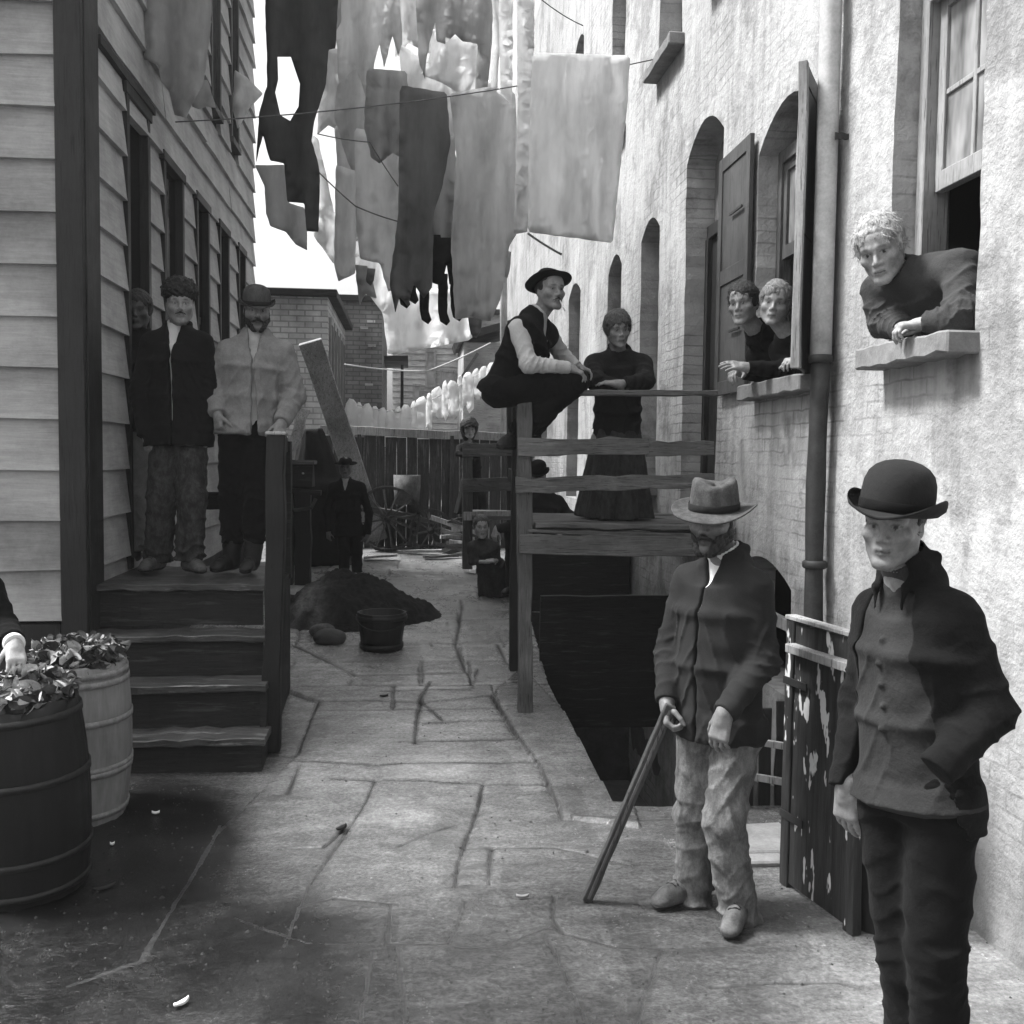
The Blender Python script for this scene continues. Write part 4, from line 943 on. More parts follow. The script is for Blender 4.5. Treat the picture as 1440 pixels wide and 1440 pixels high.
def build_ground():
    ys = np.concatenate([np.arange(.9, 2.0, .03), np.arange(2.0, 4.8, .008), np.arange(4.8, 6.5, .012), np.arange(6.5, 9, .02), np.arange(9, 13.6, .045)])
    xs = np.concatenate([np.arange(-4.2, -2.2, .06), np.arange(-2.2, 2.14, .0095)])
    X, Y = np.meshgrid(xs, ys); Z = zg(Y)
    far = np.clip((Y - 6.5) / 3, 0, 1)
    Z = Z +   .004 * fnoise(X, Y, 2.5, 3) * (1 + far) + .0016 * fnoise(X, Y, 11, 5) * (.6 + 3 * far) + .0014 * fnoise(X, Y, 45, 8, 3) * (.8 + 1.5 * far) +   .002 * np.maximum(0, fnoise(X * .5 + Y, Y * .6 - X, 16, 14)) 
    px = to_px(np.stack([X, Y, zg(Y)], -1)); tone = np.ones_like(X); wet = np.zeros_like(X)
    Zs = Z.copy()
    for q, jn in enumerate(JOINTS):
        w = [G(*p)[:2] for p in jn]; w = dens(w, .16, .003, False) + [w[-1]]; w = dens(w, .03, .0012, False) + [w[-1]]; w = np.array(w); dmin = np.full(X.shape, 9.)
        lo, hi = w.min(0) - .12, w.max(0) + .12; m = (X > lo[0]) & (X < hi[0]) & (Y > lo[1]) & (Y < hi[1])
        if not m.any(): continue
        xx, yy = X[m], Y[m]; dm = np.full(xx.shape, 9.)
        for a, b in zip(w[:-1], w[1:]):
            d = b - a; t = np.clip(((xx - a[0]) * d[0] + (yy - a[1]) * d[1]) / (d @ d + 1e-9), 0, 1)
            dm = np.minimum(dm, np.hypot(xx - a[0] - t * d[0], yy - a[1] - t * d[1]))
        wd = np.maximum(.0040, .0060 + .004 * fnoise(xx, yy, 9, q) + .0016 * (yy - 3.5)); g = np.exp(-(dm / wd) ** 2) * np.clip(.95 + .6 * fnoise(xx, yy, 4, q + 50), .15, 1)
        Z[m] -= .011 * g; tone[m] *= 1 - .93 * g; wet[m] -= .5 * g; g2 = np.exp(-(dm / .035) ** 2); Z[m] -= .004 * g2; tone[m] *= 1 - .18 * g2 * np.clip(.5 + fnoise(xx, yy, 7, q + 9), 0, 1)
    wob = .03 * fnoise(X, Y, 3, 61) + .012 * fnoise(X, Y, 9, 62)
    for (y0, xs_), (y1, _) in zip(FAR[:-1], FAR[1:]):
        band = (Y > y0 - .15) & (Y < y1 + .15) & (X > -1.3) & (X < 1.05); yy = (Y + wob)[band]; xx = (X + .6 * wob)[band]; dm = np.abs(yy - y0)
        for xv in xs_: dm = np.minimum(dm, np.maximum(np.abs(xx - xv), np.maximum(y0 - yy, yy - y1) * 9))
        wd = .012 + .008 * np.clip(fnoise(xx, yy, 5, 63), -1, 1); g = np.exp(-(dm / wd) ** 2) * np.clip(.6 + 1.1 * fnoise(xx, yy, 2.4, 64), 0, 1); Z[band] -= .02 * g; tone[band] *= 1 - .85 * g
    cell = np.floor((Y + wob) / .62) * 7.3 + np.floor((X + wob + .3 * np.floor((Y + wob) / .62)) / .74) * 3.1; tone *= 1 + .16 * np.sin(cell * 12.9898)
    # slab level changes and the kerb of the areaway
    def inside(poly): return pip(np.stack([px[..., 0].ravel(), px[..., 1].ravel()], 1), poly).reshape(X.shape)
    Z[inside([(448, 985), (418, 1060), (360, 1120), (300, 1180), (200, 1350), (0, 1440), (-200, 1440), (-200, 1000), (380, 960)])] -= .012
    kerb = inside([(690, 978), (722, 1030), (762, 1085), (790, 1150), (900, 1165), (880, 1100), (735, 940)]); Z[kerb] += .022
    Z[inside([(528, 1095), (490, 1165), (400, 1330), (545, 1326), (650, 1215), (680, 1100)])] += .006
    def blob(cx, cy, rx, ry, k=1.): return np.exp(-np.clip(((px[..., 0] - cx) / rx) ** 2 + ((px[..., 1] - cy) / ry) ** 2, 0, 30) ** k)
    nb = .5 + .5 * fnoise(X, Y, 3.5, 21)
    # standing water; muddy ground with left-foreground shade put into its tone; darker patches
    pool = np.clip(1.3 * blob(605, 1078, 62, 24, 2) + blob(560, 1150, 55, 14, 2) * .8 + blob(640, 960, 90, 18, 2) * .6 + blob(560, 1010, 120, 30, 1) * .35 + blob(900, 1215, 60, 25) * .3, 0, 1)
    Z = Z * (1 - .8 * pool) + (zg(Y) + .001) * .8 * pool; wet += .5 * pool
    mud_shade = np.clip(1.45 * blob(20, 1350, 430, 185, 2) + .62 * blob(560, 1420, 420, 110, 2) + .35 * blob(760, 1290, 260, 60, 2) + 1.1 * blob(240, 1165, 105, 80, 2) + .55 * blob(430, 1295, 90, 32, 1) + .45 * blob(330, 1400, 120, 60) , 0, 1.1)
    mud_shade = np.clip(mud_shade * (.7 + .5 * nb), 0, 1); mf = np.clip(mud_shade * 1.5, 0, 1); Z = Z * (1 - mf) + (Zs - .006) * mf; tone *= 1 - .88 * mud_shade
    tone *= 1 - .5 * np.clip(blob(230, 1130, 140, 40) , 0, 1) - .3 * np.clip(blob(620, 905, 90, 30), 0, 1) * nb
    wet += .12 * blob(560, 1120, 200, 120); wet -= .15 * far
    tone *= 1 + 1.5 * np.clip((px[..., 0] - 1060) / 220, 0, 1) * np.clip((px[..., 1] - 1080) / 160, 0, 1)  # strong light on the near-right ground, put into the tone
    tone *= 1 + 1.9 * blob(590, 1060, 260, 165, 1.5) * (.7 + .6 * nb)  # sky sheen on the mid-alley paving, painted as paler tone
    tone *= 1 + 1.7 * far  # tone raised with distance in place of grazing sky reflection
    tone *= np.where(kerb, .85, 1)
    n, m = X.shape; V = np.stack([X, Y, Z], -1).reshape(-1, 3); I = np.arange(n * m).reshape(n, m)
    Fq = np.stack([I[:-1, :-1], I[:-1, 1:], I[1:, 1:], I[1:, :-1]], -1).reshape(-1, 4); c = V[Fq].mean(1)
    Fq = Fq[~pip(c[:, :2], PIT)]
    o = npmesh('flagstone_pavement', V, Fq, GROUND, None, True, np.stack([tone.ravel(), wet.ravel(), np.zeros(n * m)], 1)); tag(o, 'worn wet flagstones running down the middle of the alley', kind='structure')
    g = np.random.default_rng(77); sel = g.choice(len(V), 26000); d_ = tone.ravel()[sel]; keep = (g.uniform(0, 1, len(sel)) < np.where(d_ < .55, .16, .035)) & ~pip(V[sel][:, :2], PIT) & (V[sel][:, 0] > -2.1); gv = []; gq = []
    for i in sel[keep]:
        p = V[i]; r = g.uniform(.0025, .007) * (1.6 if g.uniform() < .06 else 1); e = g.normal(0, 1, 3); b_ = len(gv); a0 = g.uniform(0, 6.28)
        for k in range(5): a = a0 + 1.257 * k; gv.append(p + A(r * 1.3 * math.cos(a) * g.uniform(.6, 1.2), r * math.sin(a) * g.uniform(.6, 1.2), -.001))
        gv.append(p + A(0, 0, r * .9)); gq += [(b_ + k, b_ + (k + 1) % 5, b_ + 5) for k in range(5)]
    tag(npmesh('grit', gv, gq, m_plain('loose_grit', .035, .9, .8, 60, .3), None, False), 'loose grit and crumbs scattered over the flagstones', kind='stuff')
    # plain earth all around, out to the horizon
    b = MB(); rows = [-30, -4, .95, 13.5, 30, 60]; cols = [-40, -4.15, 2.12, 40]
    for j in range(5):
        for i in range(3):
            if i == 1 and j == 2: continue
            y0, y1, x0, x1 = rows[j], rows[j + 1], cols[i], cols[i + 1]; zz = lambda y: float(zg(min(y, 16))) - .02
            b.add([(x0, y0, zz(y0)), (x1, y0, zz(y0)), (x1, y1, zz(y1)), (x0, y1, zz(y1))], [(0, 1, 2, 3)])
    tag(b.build('ground', m_plain('earth', .10, .9, .4, 3, .4)), 'bare trodden earth around the alley', kind='structure')
    # the areaway
    b = MB(); q = PIT; zt = lambda y: float(zg(y)) - .004
    for i in range(len(q)):
        (x0, y0), (x1, y1) = q[i], q[(i + 1) % len(q)]; m = 10
        for k in range(m):
            u0, u1 = k / m, (k + 1) / m; a0 = (x0 + (x1 - x0) * u0, y0 + (y1 - y0) * u0); a1 = (x0 + (x1 - x0) * u1, y0 + (y1 - y0) * u1)
            b.add([(*a0, -1.7), (*a1, -1.7), (*a1, zt(a1[1])), (*a0, zt(a0[1]))], [(0, 1, 2, 3)])
    b.add([(.9, 4.6, -1.15), (2.2, 4.6, -1.15), (2.2, 9.3, -1.35), (.9, 9.3, -1.35)], [(0, 1, 2, 3)])
    tag(b.build('areaway_walls', STONE_D), 'sunken stone lined cellar pit beside the building', kind='structure')
    b = MB(); b.box((1.02, 4.75, -1.12), (2.08, 5.05, -.35), .01); b.box((1.02, 5.05, -1.12), (2.08, 5.35, -.62), .01); b.box((1.02, 5.35, -1.12), (2.08, 5.65, -.9), .01)
    tag(b.build('cellar_steps', STONE_D, None, .01), 'dark stone steps leading down into the sunken cellar pit', 'steps')
# ------------------------------------------------------------------ left clapboard house
def build_left_house():
    h = thing('clapboard_house', (-3, 8, 0), 'pale clapboard house with dark corner board along the left side of the alley', 'house')
    X0, Y0, Y1, ZB, N, S = -1.83, 5.8, 11.97, .80, 27, .282
    ops = [(6.69, 7.16, .98, 4.0)] + [(a, b, 1.95, 3.86) for a, b in ((7.65, 8.2), (8.78, 9.22), (9.8, 10.2), (10.85, 11.2))] + [(9.45, 9.8, 4.9, 6.6), (10.45, 10.8, 4.9, 6.6), (7.4, 7.9, 5.1, 6.8)]
    def course(b, p0, p1, z, nout, ops_):
        """one lapped board: bottom edge proud, top edge flush"""
        p0 = np.array(p0); p1 = np.array(p1); L = np.linalg.norm(p1 - p0); d = (p1 - p0) / L; n = np.array(nout); m = max(1, int(L / .35)); V = []; Fs = []
        sag = RNG.normal(0, .004); tip = RNG.normal(0, .003)
        for k in range(m + 1):
            c = p0 + d * L * k / m; dz = sag * math.sin(k * 1.3) + RNG.normal(0, .0025); pr = .040 + RNG.normal(0, .0025) + tip * k / m
            for (o, zz) in ((-.01, z - .012 + dz), (pr, z - .012 + dz), (pr - .004, z + .012 + dz), (.006, z + S + .012), (-.01, z + S + .012)): V.append((c[0] + n[0] * o, c[1] + n[1] * o, zz))
            if k:
                q = (k - 1) * 5
                for e in range(5): Fs.append((q + e, q + (e + 1) % 5, q + 5 + (e + 1) % 5, q + 5 + e))
        Fs.append((0, 1, 2, 3, 4)); e = m * 5; Fs.append((e + 4, e + 3, e + 2, e + 1, e)); b.add(V, Fs)
    f = MB(); s = MB()
    for i in range(N):
        z = ZB + i * S
        course(f, (-6.2, Y0), (X0 - .10, Y0), z, (0, -1), None)
        cuts = sorted([(a - .05, c + .05) for a, c, z0, z1 in ops if z + S * .6 > z0 and z + S * .4 < z1]); y = Y0 + .26
        for a, c in cuts + [(Y1, Y1)]:
            while a - y > .02:
                e = min(a, y + RNG.uniform(1.6, 3.2)); e = a if a - e < .4 else e
                course(s, (X0, y), (X0, e), z, (1, 0), None); y = e + .002
            y = max(y, c)
    f.build('front_wall', CLAP, h); s.build('side_wall', CLAP_S, h)
    b = MB(); b.box((-6.2, Y0 + .03, ZB - .1), (X0 - .02, Y1, ZB + N * S)); # core behind the boards
    bo = MB()
    # core as panels so that openings stay open
    zs = sorted({ZB - .1, ZB + N * S} | {o[2] for o in ops} | {o[3] for o in ops}); core = MB()
    for z0, z1 in zip(zs[:-1], zs[1:]):
        y = Y0 + .02
        for a, c in sorted([(o[0], o[1]) for o in ops if o[2] <= z0 + 1e-6 and o[3] >= z1 - 1e-6]) + [(Y1 - .01, Y1)]:
            if a > y: core.box((X0 - .16, y, z0), (X0 - .012, a, z1))
            y = c
    core.box((-6.2, Y0 + .012, ZB - .1), (X0 - .17, Y0 + .14, ZB + N * S)); core.box((-6.2, Y1 - .12, ZB - .1), (X0 - .17, Y1 - .012, ZB + N * S)); core.box((X0 - .6, Y0 + .2, ZB - .1), (X0 - .5, Y1 - .2, ZB + N * S))
    core.box((-6.2, Y0 + .1, ZB + N * S - .02), (X0, Y1, ZB + N * S + .08))
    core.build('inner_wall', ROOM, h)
    c = MB(); c.box((X0 - .105, Y0 - .045, ZB - .30), (X0 + .038, Y0 - .002, ZB + N * S)); c.box((X0 - .002, Y0 + .001, ZB - .30), (X0 + .045, Y0 + .25, ZB + N * S)); c.build('corner_board', TRIM, h, .004)
    c = MB(); c.box((-6.2, Y0 + .05, -.1), (X0 - .03, Y1 - .05, ZB - .1)); c.build('foundation', STONE_D, h)
    c = MB(); c.box((X0 - .02, Y0 + .26, ZB - .28), (X0 + .04, Y1, ZB - .005)); c.box((-6.2, Y0 - .03, ZB - .16), (X0 - .11, Y0 + .02, ZB - .03)); c.build('sill_board', TRIM, h, .004)
    for i, (a, e, z0, z1) in enumerate(ops):
        c = MB()
        c.box((X0 - .02, a - .05, z0), (X0 + .042, a + .012, z1)); c.box((X0 - .02, e - .012, z0), (X0 + .042, e + .05, z1)); c.box((X0 - .02, a - .08, z1), (X0 + .05, e + .08, z1 + .07))
        if i == 0:
            d = MB(); d.box((X0 - .14, a + .012, z0), (X0 - .10, e - .012, z1 - .6)); do = d.build('door', W_DARKZ, h); c.build('door_frame', TRIM, do, .003)
            d = MB(); d.box((X0 - .10, a + .04, z0 + 1.0), (X0 - .06, a + .08, z0 + 1.06)); d.build('door_handle', IRON, do, .01)
            d = MB(); d.box((X0 - .13, a + .012, z1 - .55), (X0 - .12, e - .012, z1)); d.build('transom_pane', GLASS, do)
        else:
            c.box((X0 - .03, a - .06, z0 - .06), (X0 + .06, e + .06, z0))
            w = c.build('window', TRIM if i < 5 else W_MIDZ, h, .003); d = MB(); d.box((X0 - .075, a + .012, z0), (X0 - .06, e - .012, z1)); d.build('pane', GLASS, w)
            d = MB(); zm = (z0 + z1) / 2; d.box((X0 - .06, a + .012, zm - .03), (X0 - .03, e - .012, zm + .03)); d.box((X0 - .059, (a + e) / 2 - .012, z0), (X0 - .04, (a + e) / 2 + .012, zm - .03)); d.build('sash', TRIM, w)
    # drip board under the first storey and a belt of trim
    c = MB(); c.beam((X0 + .03, Y0 + .26, 4.1), (X0 + .03, 7.3, 4.1), .05, .05, (0, 0, 1)); c.build('lintel_board', TRIM, h)
    # the stoop
    st = thing('wooden_stoop', (-1.3, 5.8, 0), 'dark wooden stoop of four steps with a tall newel post against the clapboard house', 'steps')
    tops = [.23, .47, .71, .975]; xs = [(-1.80, -.755), (-1.80, -.775), (-1.80, -.80), (-1.80, -.83)]
    for i, (z, (a, e)) in enumerate(zip(tops, xs)):
        y = 5.33 + .20 * i; d = .26 if i < 3 else .95
        t = MB(); t.beam((a, y + d / 2 - .03, z - .018), (e, y + d / 2 - .03, z - .018), d, .038, (0, 1, 0), 12, .003); t.build('tread' if i < 3 else 'landing', W_TREAD, st, .004)
        r = MB(); r.beam((a + .02, y + .03, z - .04 - .1), (e - .025, y + .03, z - .04 - .1), .21, .025, (0, 0, 1), 8, .003); r.build('riser', W_DARK, st)
    prof = [(5.35, .03), (6.85, .10), (6.85, .93), (5.97, .93), (5.95, .69), (5.75, .67), (5.73, .45), (5.55, .43), (5.53, .21), (5.35, .19)]
    t = MB(); n = len(prof); V = [(-.845 + .035 * (7.3 - y) / 2 + dx, y, z) for dx in (0, .035) for y, z in prof]
    t.add(V, [tuple(range(n))[::-1], tuple(range(n, 2 * n))] + [(k, (k + 1) % n, n + (k + 1) % n, n + k) for k in range(n)]); t.build('stringer', W_DARK, st)
    bt = G(382, 1055); tp = P(389, 612, bt[1] + .05); t = MB(); t.beam(bt, tp, .10, .10, (1, 0, 0), 8, .003); np_ = t.build('newel_post', W_DARKZ, st, .006)
    t = MB(); t.beam(tp + A(0, 0, .0), tp + A(0, 0, .02), .115, .115, (1, 0, 0), 1, 0); t.build('post_cap', W_PALE, np_, .006)
    t = MB(); t.beam(tp - A(0, -.05, .12), (-.83, 6.8, 1.80), .09, .035, (0, 0, 1), 6); t.beam((-.83, 6.82, .9), (-.83, 6.82, 1.82), .08, .08, (1, 0, 0), 4); t.build('handrail', W_DARK, st)
    t = MB(); t.beam((-1.8, 6.86, 1.42), (-.85, 6.86, 1.42), .12, .03, (0, 0, 1), 6); t.build('back_rail', W_DARK, st)
# ------------------------------------------------------------------ right tenement
def build_tenement():
    h = thing('tenement_building', (3, 8, 0), 'whitewashed brick tenement with arched windows along the right side of the alley', 'building')
    XW, D = 2.1, .26
    ops = {'big': arch(3.56, 4.24, 2.21, 4.5, 4.62), 'shut': arch(5.08, 5.98, 2.16, 3.58, 3.78), 'door': arch(6.70, 7.60, 1.31, 3.98, 4.18),
           'w3': arch(8.41, 9.06, 1.5, 3.70, 3.84), 'w4': arch(9.9, 10.6, 1.4, 3.66, 3.82), 'w5': arch(12.4, 13.3, 1.2, 3.8, 3.96), 'w6': arch(15.2, 16.0, 2.0, 3.8, 3.95),
           'u1': arch(7.82, 8.55, 5.03, 6.9, 7.02), 'u2': arch(9.95, 10.6, 5.03, 6.9, 7.02), 'u3': arch(12.4, 13.1, 5.03, 6.9, 7.02), 'u4': arch(6.25, 6.98, 5.1, 6.9, 7.02), 'cellar': arch(5.28, 6.2, .42, 1.02, 1.16)}
    outer = dens([(-3.5, -1.7), (22, -1.7), (22, 9.2), (-3.5, 9.2)], .25)
    hol = {k: dens(v, .085, .004) for k, v in ops.items()}
    V, T = cdt(outer, list(hol.values()), .11)
    bul = .007 * fnoise(V[:, 0], V[:, 1], 1.7, 11) + .004 * fnoise(V[:, 0], V[:, 1], 8, 12)
    m = MB(); m.add([(XW - b, y, z) for (y, z), b in zip(V, bul)], [tuple(t) for t in T], True)
    for k, lp in hol.items():
        n = len(lp); lp = np.array(lp); bb = np.array([.0 for _ in lp]); d2 = ((V[:, None] - lp[None]) ** 2).sum(-1).argmin(0); bb = bul[d2]
        R = [(XW - b, y, z) for (y, z), b in zip(lp, bb)] + [(XW + D, y, z) for y, z in lp]
        m.add(R, [(i, (i + 1) % n, n + (i + 1) % n, n + i) for i in range(n)], False)
    m.build('wall', WALL, h)
    b = MB(); b.box((XW + .9, -3.4, -1.6), (XW + 1.0, 22, 9.1)); b.box((XW + .02, -3.45, 9.1), (XW + 1.0, 22, 9.2)); b.box((XW + .012, 21.9, -1.6), (XW + .9, 21.99, 9.05)); b.box((XW + .012, -3.49, -1.6), (XW + .9, -3.4, 9.05))
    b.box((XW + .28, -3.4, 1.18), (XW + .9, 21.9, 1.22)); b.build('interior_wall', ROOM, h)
    def sill(y0, y1, z, part='sill', out=.12):
        s = MB(); s.beam((XW - out / 2 + .04, y0 - .07, z - .045), (XW - out / 2 + .04, y1 + .07, z - .045), .09, out + .08, (0, 0, 1), 10, .0022); return s.build(part, STONE, h, .008)
    sill(3.60, 4.22, 2.235, out=.13); sill(5.02, 5.86, 2.185)
    for k in ('u1', 'u2', 'u3', 'u4'): sill(ops[k][0][0], ops[k][1][0], ops[k][0][1] + .01)
    sill(8.41, 9.06, 1.5); sill(9.9, 10.6, 1.4)
    def sash(y0, y1, z0, z1, x, wood, cols=2, rows=2, glass=True, w=.05, pr=.04):
        f = MB(); f.box((x, y0, z0), (x + pr, y0 + w, z1)); f.box((x, y1 - w, z0), (x + pr, y1, z1)); f.box((x + .001, y0 + w, z1 - w), (x + pr - .001, y1 - w, z1)); f.box((x - .004, y0 + w, z0), (x + pr + .003, y1 - w, z0 + w * 1.5))
        for i in range(1, cols): yy = y0 + (y1 - y0) * i / cols; f.box((x + .006, yy - .012, z0 + w * 1.5), (x + pr - .006, yy + .012, z1 - w))
        for i in range(1, rows): zz = z0 + (z1 - z0) * i / rows; f.box((x + .008, y0 + w, zz - .012), (x + pr - .008, y1 - w, zz + .012))
        return f
    # big window, lower sash thrown up
    fr = MB(); fr.box((XW + .10, 3.562, 2.22), (XW + .22, 3.62, 4.6)); fr.box((XW + .10, 4.175, 2.22), (XW + .22, 4.238, 4.6)); fr.box((XW + .13, 3.62, 4.44), (XW + .22, 4.175, 4.6)); w = fr.build('window', TRIM_L, h, .004)
    sash(3.625, 4.17, 2.90, 3.72, XW + .15, TRIM_L, 2, 2, w=.055).build('sash', TRIM_L, w, .003); p = MB(); p.box((XW + .168, 3.64, 2.93), (XW + .173, 4.16, 3.70)); p.build('pane', GLASS, w)
    sash(3.625, 4.17, 3.70, 4.45, XW + .10, TRIM_L, 2, 2).build('sash', TRIM_L, w, .003); p = MB(); p.box((XW + .118, 3.64, 3.73), (XW + .123, 4.16, 4.43)); p.build('pane', GLASS, w)
    # shuttered window
    fr = MB(); fr.box((XW + .12, 5.082, 2.17), (XW + .2, 5.14, 3.6)); fr.box((XW + .12, 5.92, 2.17), (XW + .2, 5.978, 3.6)); fr.box((XW + .121, 5.14, 3.52), (XW + .199, 5.92, 3.6)); w = fr.build('window', W_MIDZ, h, .004)
    sash(5.14, 5.92, 2.95, 3.52, XW + .14, TRIM, 2, 1).build('sash', W_MIDZ, w); p = MB(); p.box((XW + .158, 5.16, 2.97), (XW + .163, 5.9, 3.5)); p.build('pane', GLASS, w)
    s = MB(); y0, y1, x = 5.99, 6.60, XW - .055; z0, z1 = 2.16, 3.72
    s.box((x, y0, z0), (x + .03, y0 + .07, z1)); s.box((x, y1 - .07, z0), (x + .03, y1, z1))
    for a, c in ((z0, z0 + .09), (2.88, 2.98), (z1 - .09, z1)): s.box((x + .001, y0 + .07, a), (x + .029, y1 - .07, c))
    s.box((x + .010, y0 + .07, z0 + .09), (x + .024, y1 - .07, 2.88)); s.box((x + .010, y0 + .07, 2.98), (x + .024, y1 - .07, z1 - .09)); sh = s.build('shutter', GREYP, h, .003)
    q = MB(); q.box((x - .012, y0 + .1, 3.30), (x - .002, y0 + .34, 3.315)); q.build('strap_hinge', IRON, sh); q = MB(); q.box((x - .012, y0 + .1, 2.55), (x - .002, y0 + .30, 2.565)); q.build('strap_hinge', IRON, sh)
    a = A(XW - .03, 5.06, 0); d = nrm((-.52, -.85, 0)); s = MB(); z0, z1 = 2.19, 3.66
    s.beam(a + d * .0 + A(0, 0, z0), a + d * .0 + A(0, 0, z1), .045, .05, d, 4, .001); s.beam(a + d * .17 + A(0, 0, z0 + .02), a + d * .17 + A(0, 0, z1 - .02), .30, .016, d, 4, .001)
    for zz in (z0 + .05, 2.9, z1 - .05): s.beam(a + d * .02 + A(0, 0, zz), a + d * .34 + A(0, 0, zz), .09, .03, (0, 0, 1), 2, .001)
    sh = s.build('shutter', GREYP, h, .002); s = MB(); s.beam(a + d * .355 + A(0, 0, z0), a + d * .355 + A(0, 0, z1), .045, .042, d, 6, .002); s.build('shutter_stile', W_PALE, sh, .003)
    # balcony door
    s = MB(); s.box((XW + .2, 6.75, 1.31), (XW + .245, 7.55, 3.45)); do = s.build('door', W_DARKZ, h); s = MB(); s.box((XW + .17, 6.70, 3.42), (XW + .26, 7.6, 3.52)); s.box((XW + .16, 6.70, 1.31), (XW + .25, 6.76, 3.42)); s.box((XW + .16, 7.54, 1.31), (XW + .25, 7.6, 3.42)); s.build('door_frame', TRIM, do, .004)
    s = MB(); s.box((XW + .22, 6.72, 3.52), (XW + .23, 7.58, 4.17)); s.build('transom_pane', GLASS, do); s = MB(); s.lathe([(.0, 0), (.03, .01), (.034, .03), (.02, .05), (0, .055)], (XW + .2, 6.86, 2.25), 12, np.array([[0, 0, -1], [0, 1, 0], [1, 0, 0]]), close=False); s.build('door_handle', IRON, do)
    for k in ('w3', 'w4', 'w5', 'w6', 'u1', 'u2', 'u3', 'u4'):
        (y0, z0), (y1, _), (_, zs) = ops[k][:3]; zm = (z0 + zs) / 2
        f = sash(y0 + .005, y1 - .005, zm - .03, zs + .02, XW + .16, TRIM, 2, 2); f.box((XW + .19, y0 + .005, z0), (XW + .23, y0 + .05, zm)); f.box((XW + .19, y1 - .05, z0), (XW + .23, y1 - .005, zm)); f.box((XW + .192, y0 + .05, z0), (XW + .228, y1 - .05, z0 + .07)); w = f.build('window', TRIM, h, .003)
        p = MB(); p.box((XW + .178, y0 + .02, zm), (XW + .183, y1 - .02, zs + .12)); p.box((XW + .208, y0 + .02, z0), (XW + .213, y1 - .02, zm)); p.build('pane', GLASS, w)
    s = MB(); s.beam((XW + .05, 5.3, .80), (XW + .05, 6.18, .80), .07, .04, (0, 0, 1)); s.build('cellar_rail', W_PALE, h, .003)
    # rain pipe
    xp, yp = 2.02, 4.78; m = MB(); m.tube([(xp + .0, yp, z) for z in np.arange(2.25, 9.1, .4)], .052, 20); pi = m.build('rain_pipe', TIN, h)
    m = MB(); m.tube([(xp + .006 * math.sin(z * 3), yp, z) for z in np.arange(.42, 2.26, .2)], [.046 + .003 * math.sin(z * 9) for z in np.arange(.42, 2.26, .2)], 20); m.build('lower_pipe', TIN_D, pi)
    for z in (2.24, 1.22, 4.6, 6.9):
        m = MB(); m.tube([(xp, yp, z - .02), (xp, yp, z - .012), (xp, yp, z + .012), (xp, yp, z + .02)], [.053, .061, .061, .053], 20); m.build('pipe_collar', TIN_D if z < 2.3 else TIN, pi)
    m = MB(); m.beam((xp + .01, yp - .07, 3.3), (xp + .09, yp - .07, 3.3), .03, .008); m.build('pipe_bracket', IRON, pi)
# ------------------------------------------------------------------ balcony over the areaway
def build_balcony():
    h = thing('wooden_balcony', (1.4, 6.8, .1), 'weathered wooden balcony with plank railing over the sunken cellar pit', 'balcony')
    Yf = 6.2; bt = G(738, 1005); tp = P(737, 549, Yf)
    m = MB(); m.beam(bt, tp, .088, .09, (1, 0, 0), 10, .003); m.build('post', W_MIDZ, h, .005)
    m = MB(); m.beam(P(729, 553, Yf - .02), P(1006, 553, Yf - .02), .034, .10, (0, 0, 1), 10, .002); m.build('rail', W_MID, h, .004)
    m = MB(); m.beam(P(728, 629, Yf - .06), P(912, 628, Yf - .06), .105, .024, (0, 0, 1), 10, .003); m.build('rail_board', W_MID, h, .003)
    m = MB(); m.beam(P(908, 631, Yf - .055), P(1004, 630, Yf - .055), .090, .022, (0, 0, 1), 6, .003); m.build('rail_board', W_MID, h, .003)
    m = MB(); m.beam(P(725, 683, Yf - .06), P(1004, 675, Yf - .06), .092, .024, (0, 0, 1), 12, .004); m.build('rail_board', W_MID, h, .003)
    z = 1.29
    for i in range(7):
        y = 6.28 + .195 * i; m = MB(); m.beam((.78 - (.02 if i % 2 else 0), y, z), (2.085, y, z), .185, .035, (0, 1, 0), 8, .003); m.build('deck_board', W_MID, h, .003)
    m = MB(); m.beam(P(752, 737, Yf - .01), P(1004, 742, Yf - .01), .03, .12, (0, 0, 1), 10, .003); m.beam(P(742, 747, Yf - .03), P(1004, 754, Yf - .03), .030, .06, (0, 0, 1), 10, .003); m.build('deck_edge', W_MID, h, .004)
    m = MB(); m.beam(P(731, 765, Yf - .055), P(1004, 769, Yf - .055), .125, .035, (0, 0, 1), 10, .003); m.build('fascia', W_MID, h, .004)
    m = MB(); m.beam((.77, 6.3, 2.165), (.77, 7.6, 2.165), .034, .09, (0, 0, 1), 6); m.beam((.76, 6.3, 1.86), (.76, 7.6, 1.86), .09, .024, (0, 0, 1), 6); m.beam((.76, 6.3, 1.6), (.76, 7.6, 1.6), .09, .024, (0, 0, 1), 6); m.build('side_rail', W_DARK, h, .003)
    m = MB(); m.beam((.76, 7.05, .2), (.76, 7.05, 2.14), .08, .08, (1, 0, 0), 6); m.build('post', W_DARKZ, h, .004)
    m = MB(); m.beam((1.0, 7.5, .15), (2.08, 7.5, .15), 1.0, .03, (0, 0, 1), 6, .003); m.beam((1.0, 7.47, .66), (2.08, 7.47, .66), .04, .06, (0, 0, 1), 6, .003); m.build('under_boards', W_DARK, h)
    for x in (1.2, 1.9): m = MB(); m.beam((x, 6.25, 1.20), (x, 7.6, 1.20), .12, .05, (0, 0, 1), 3); m.build('joist', W_DARK, h)
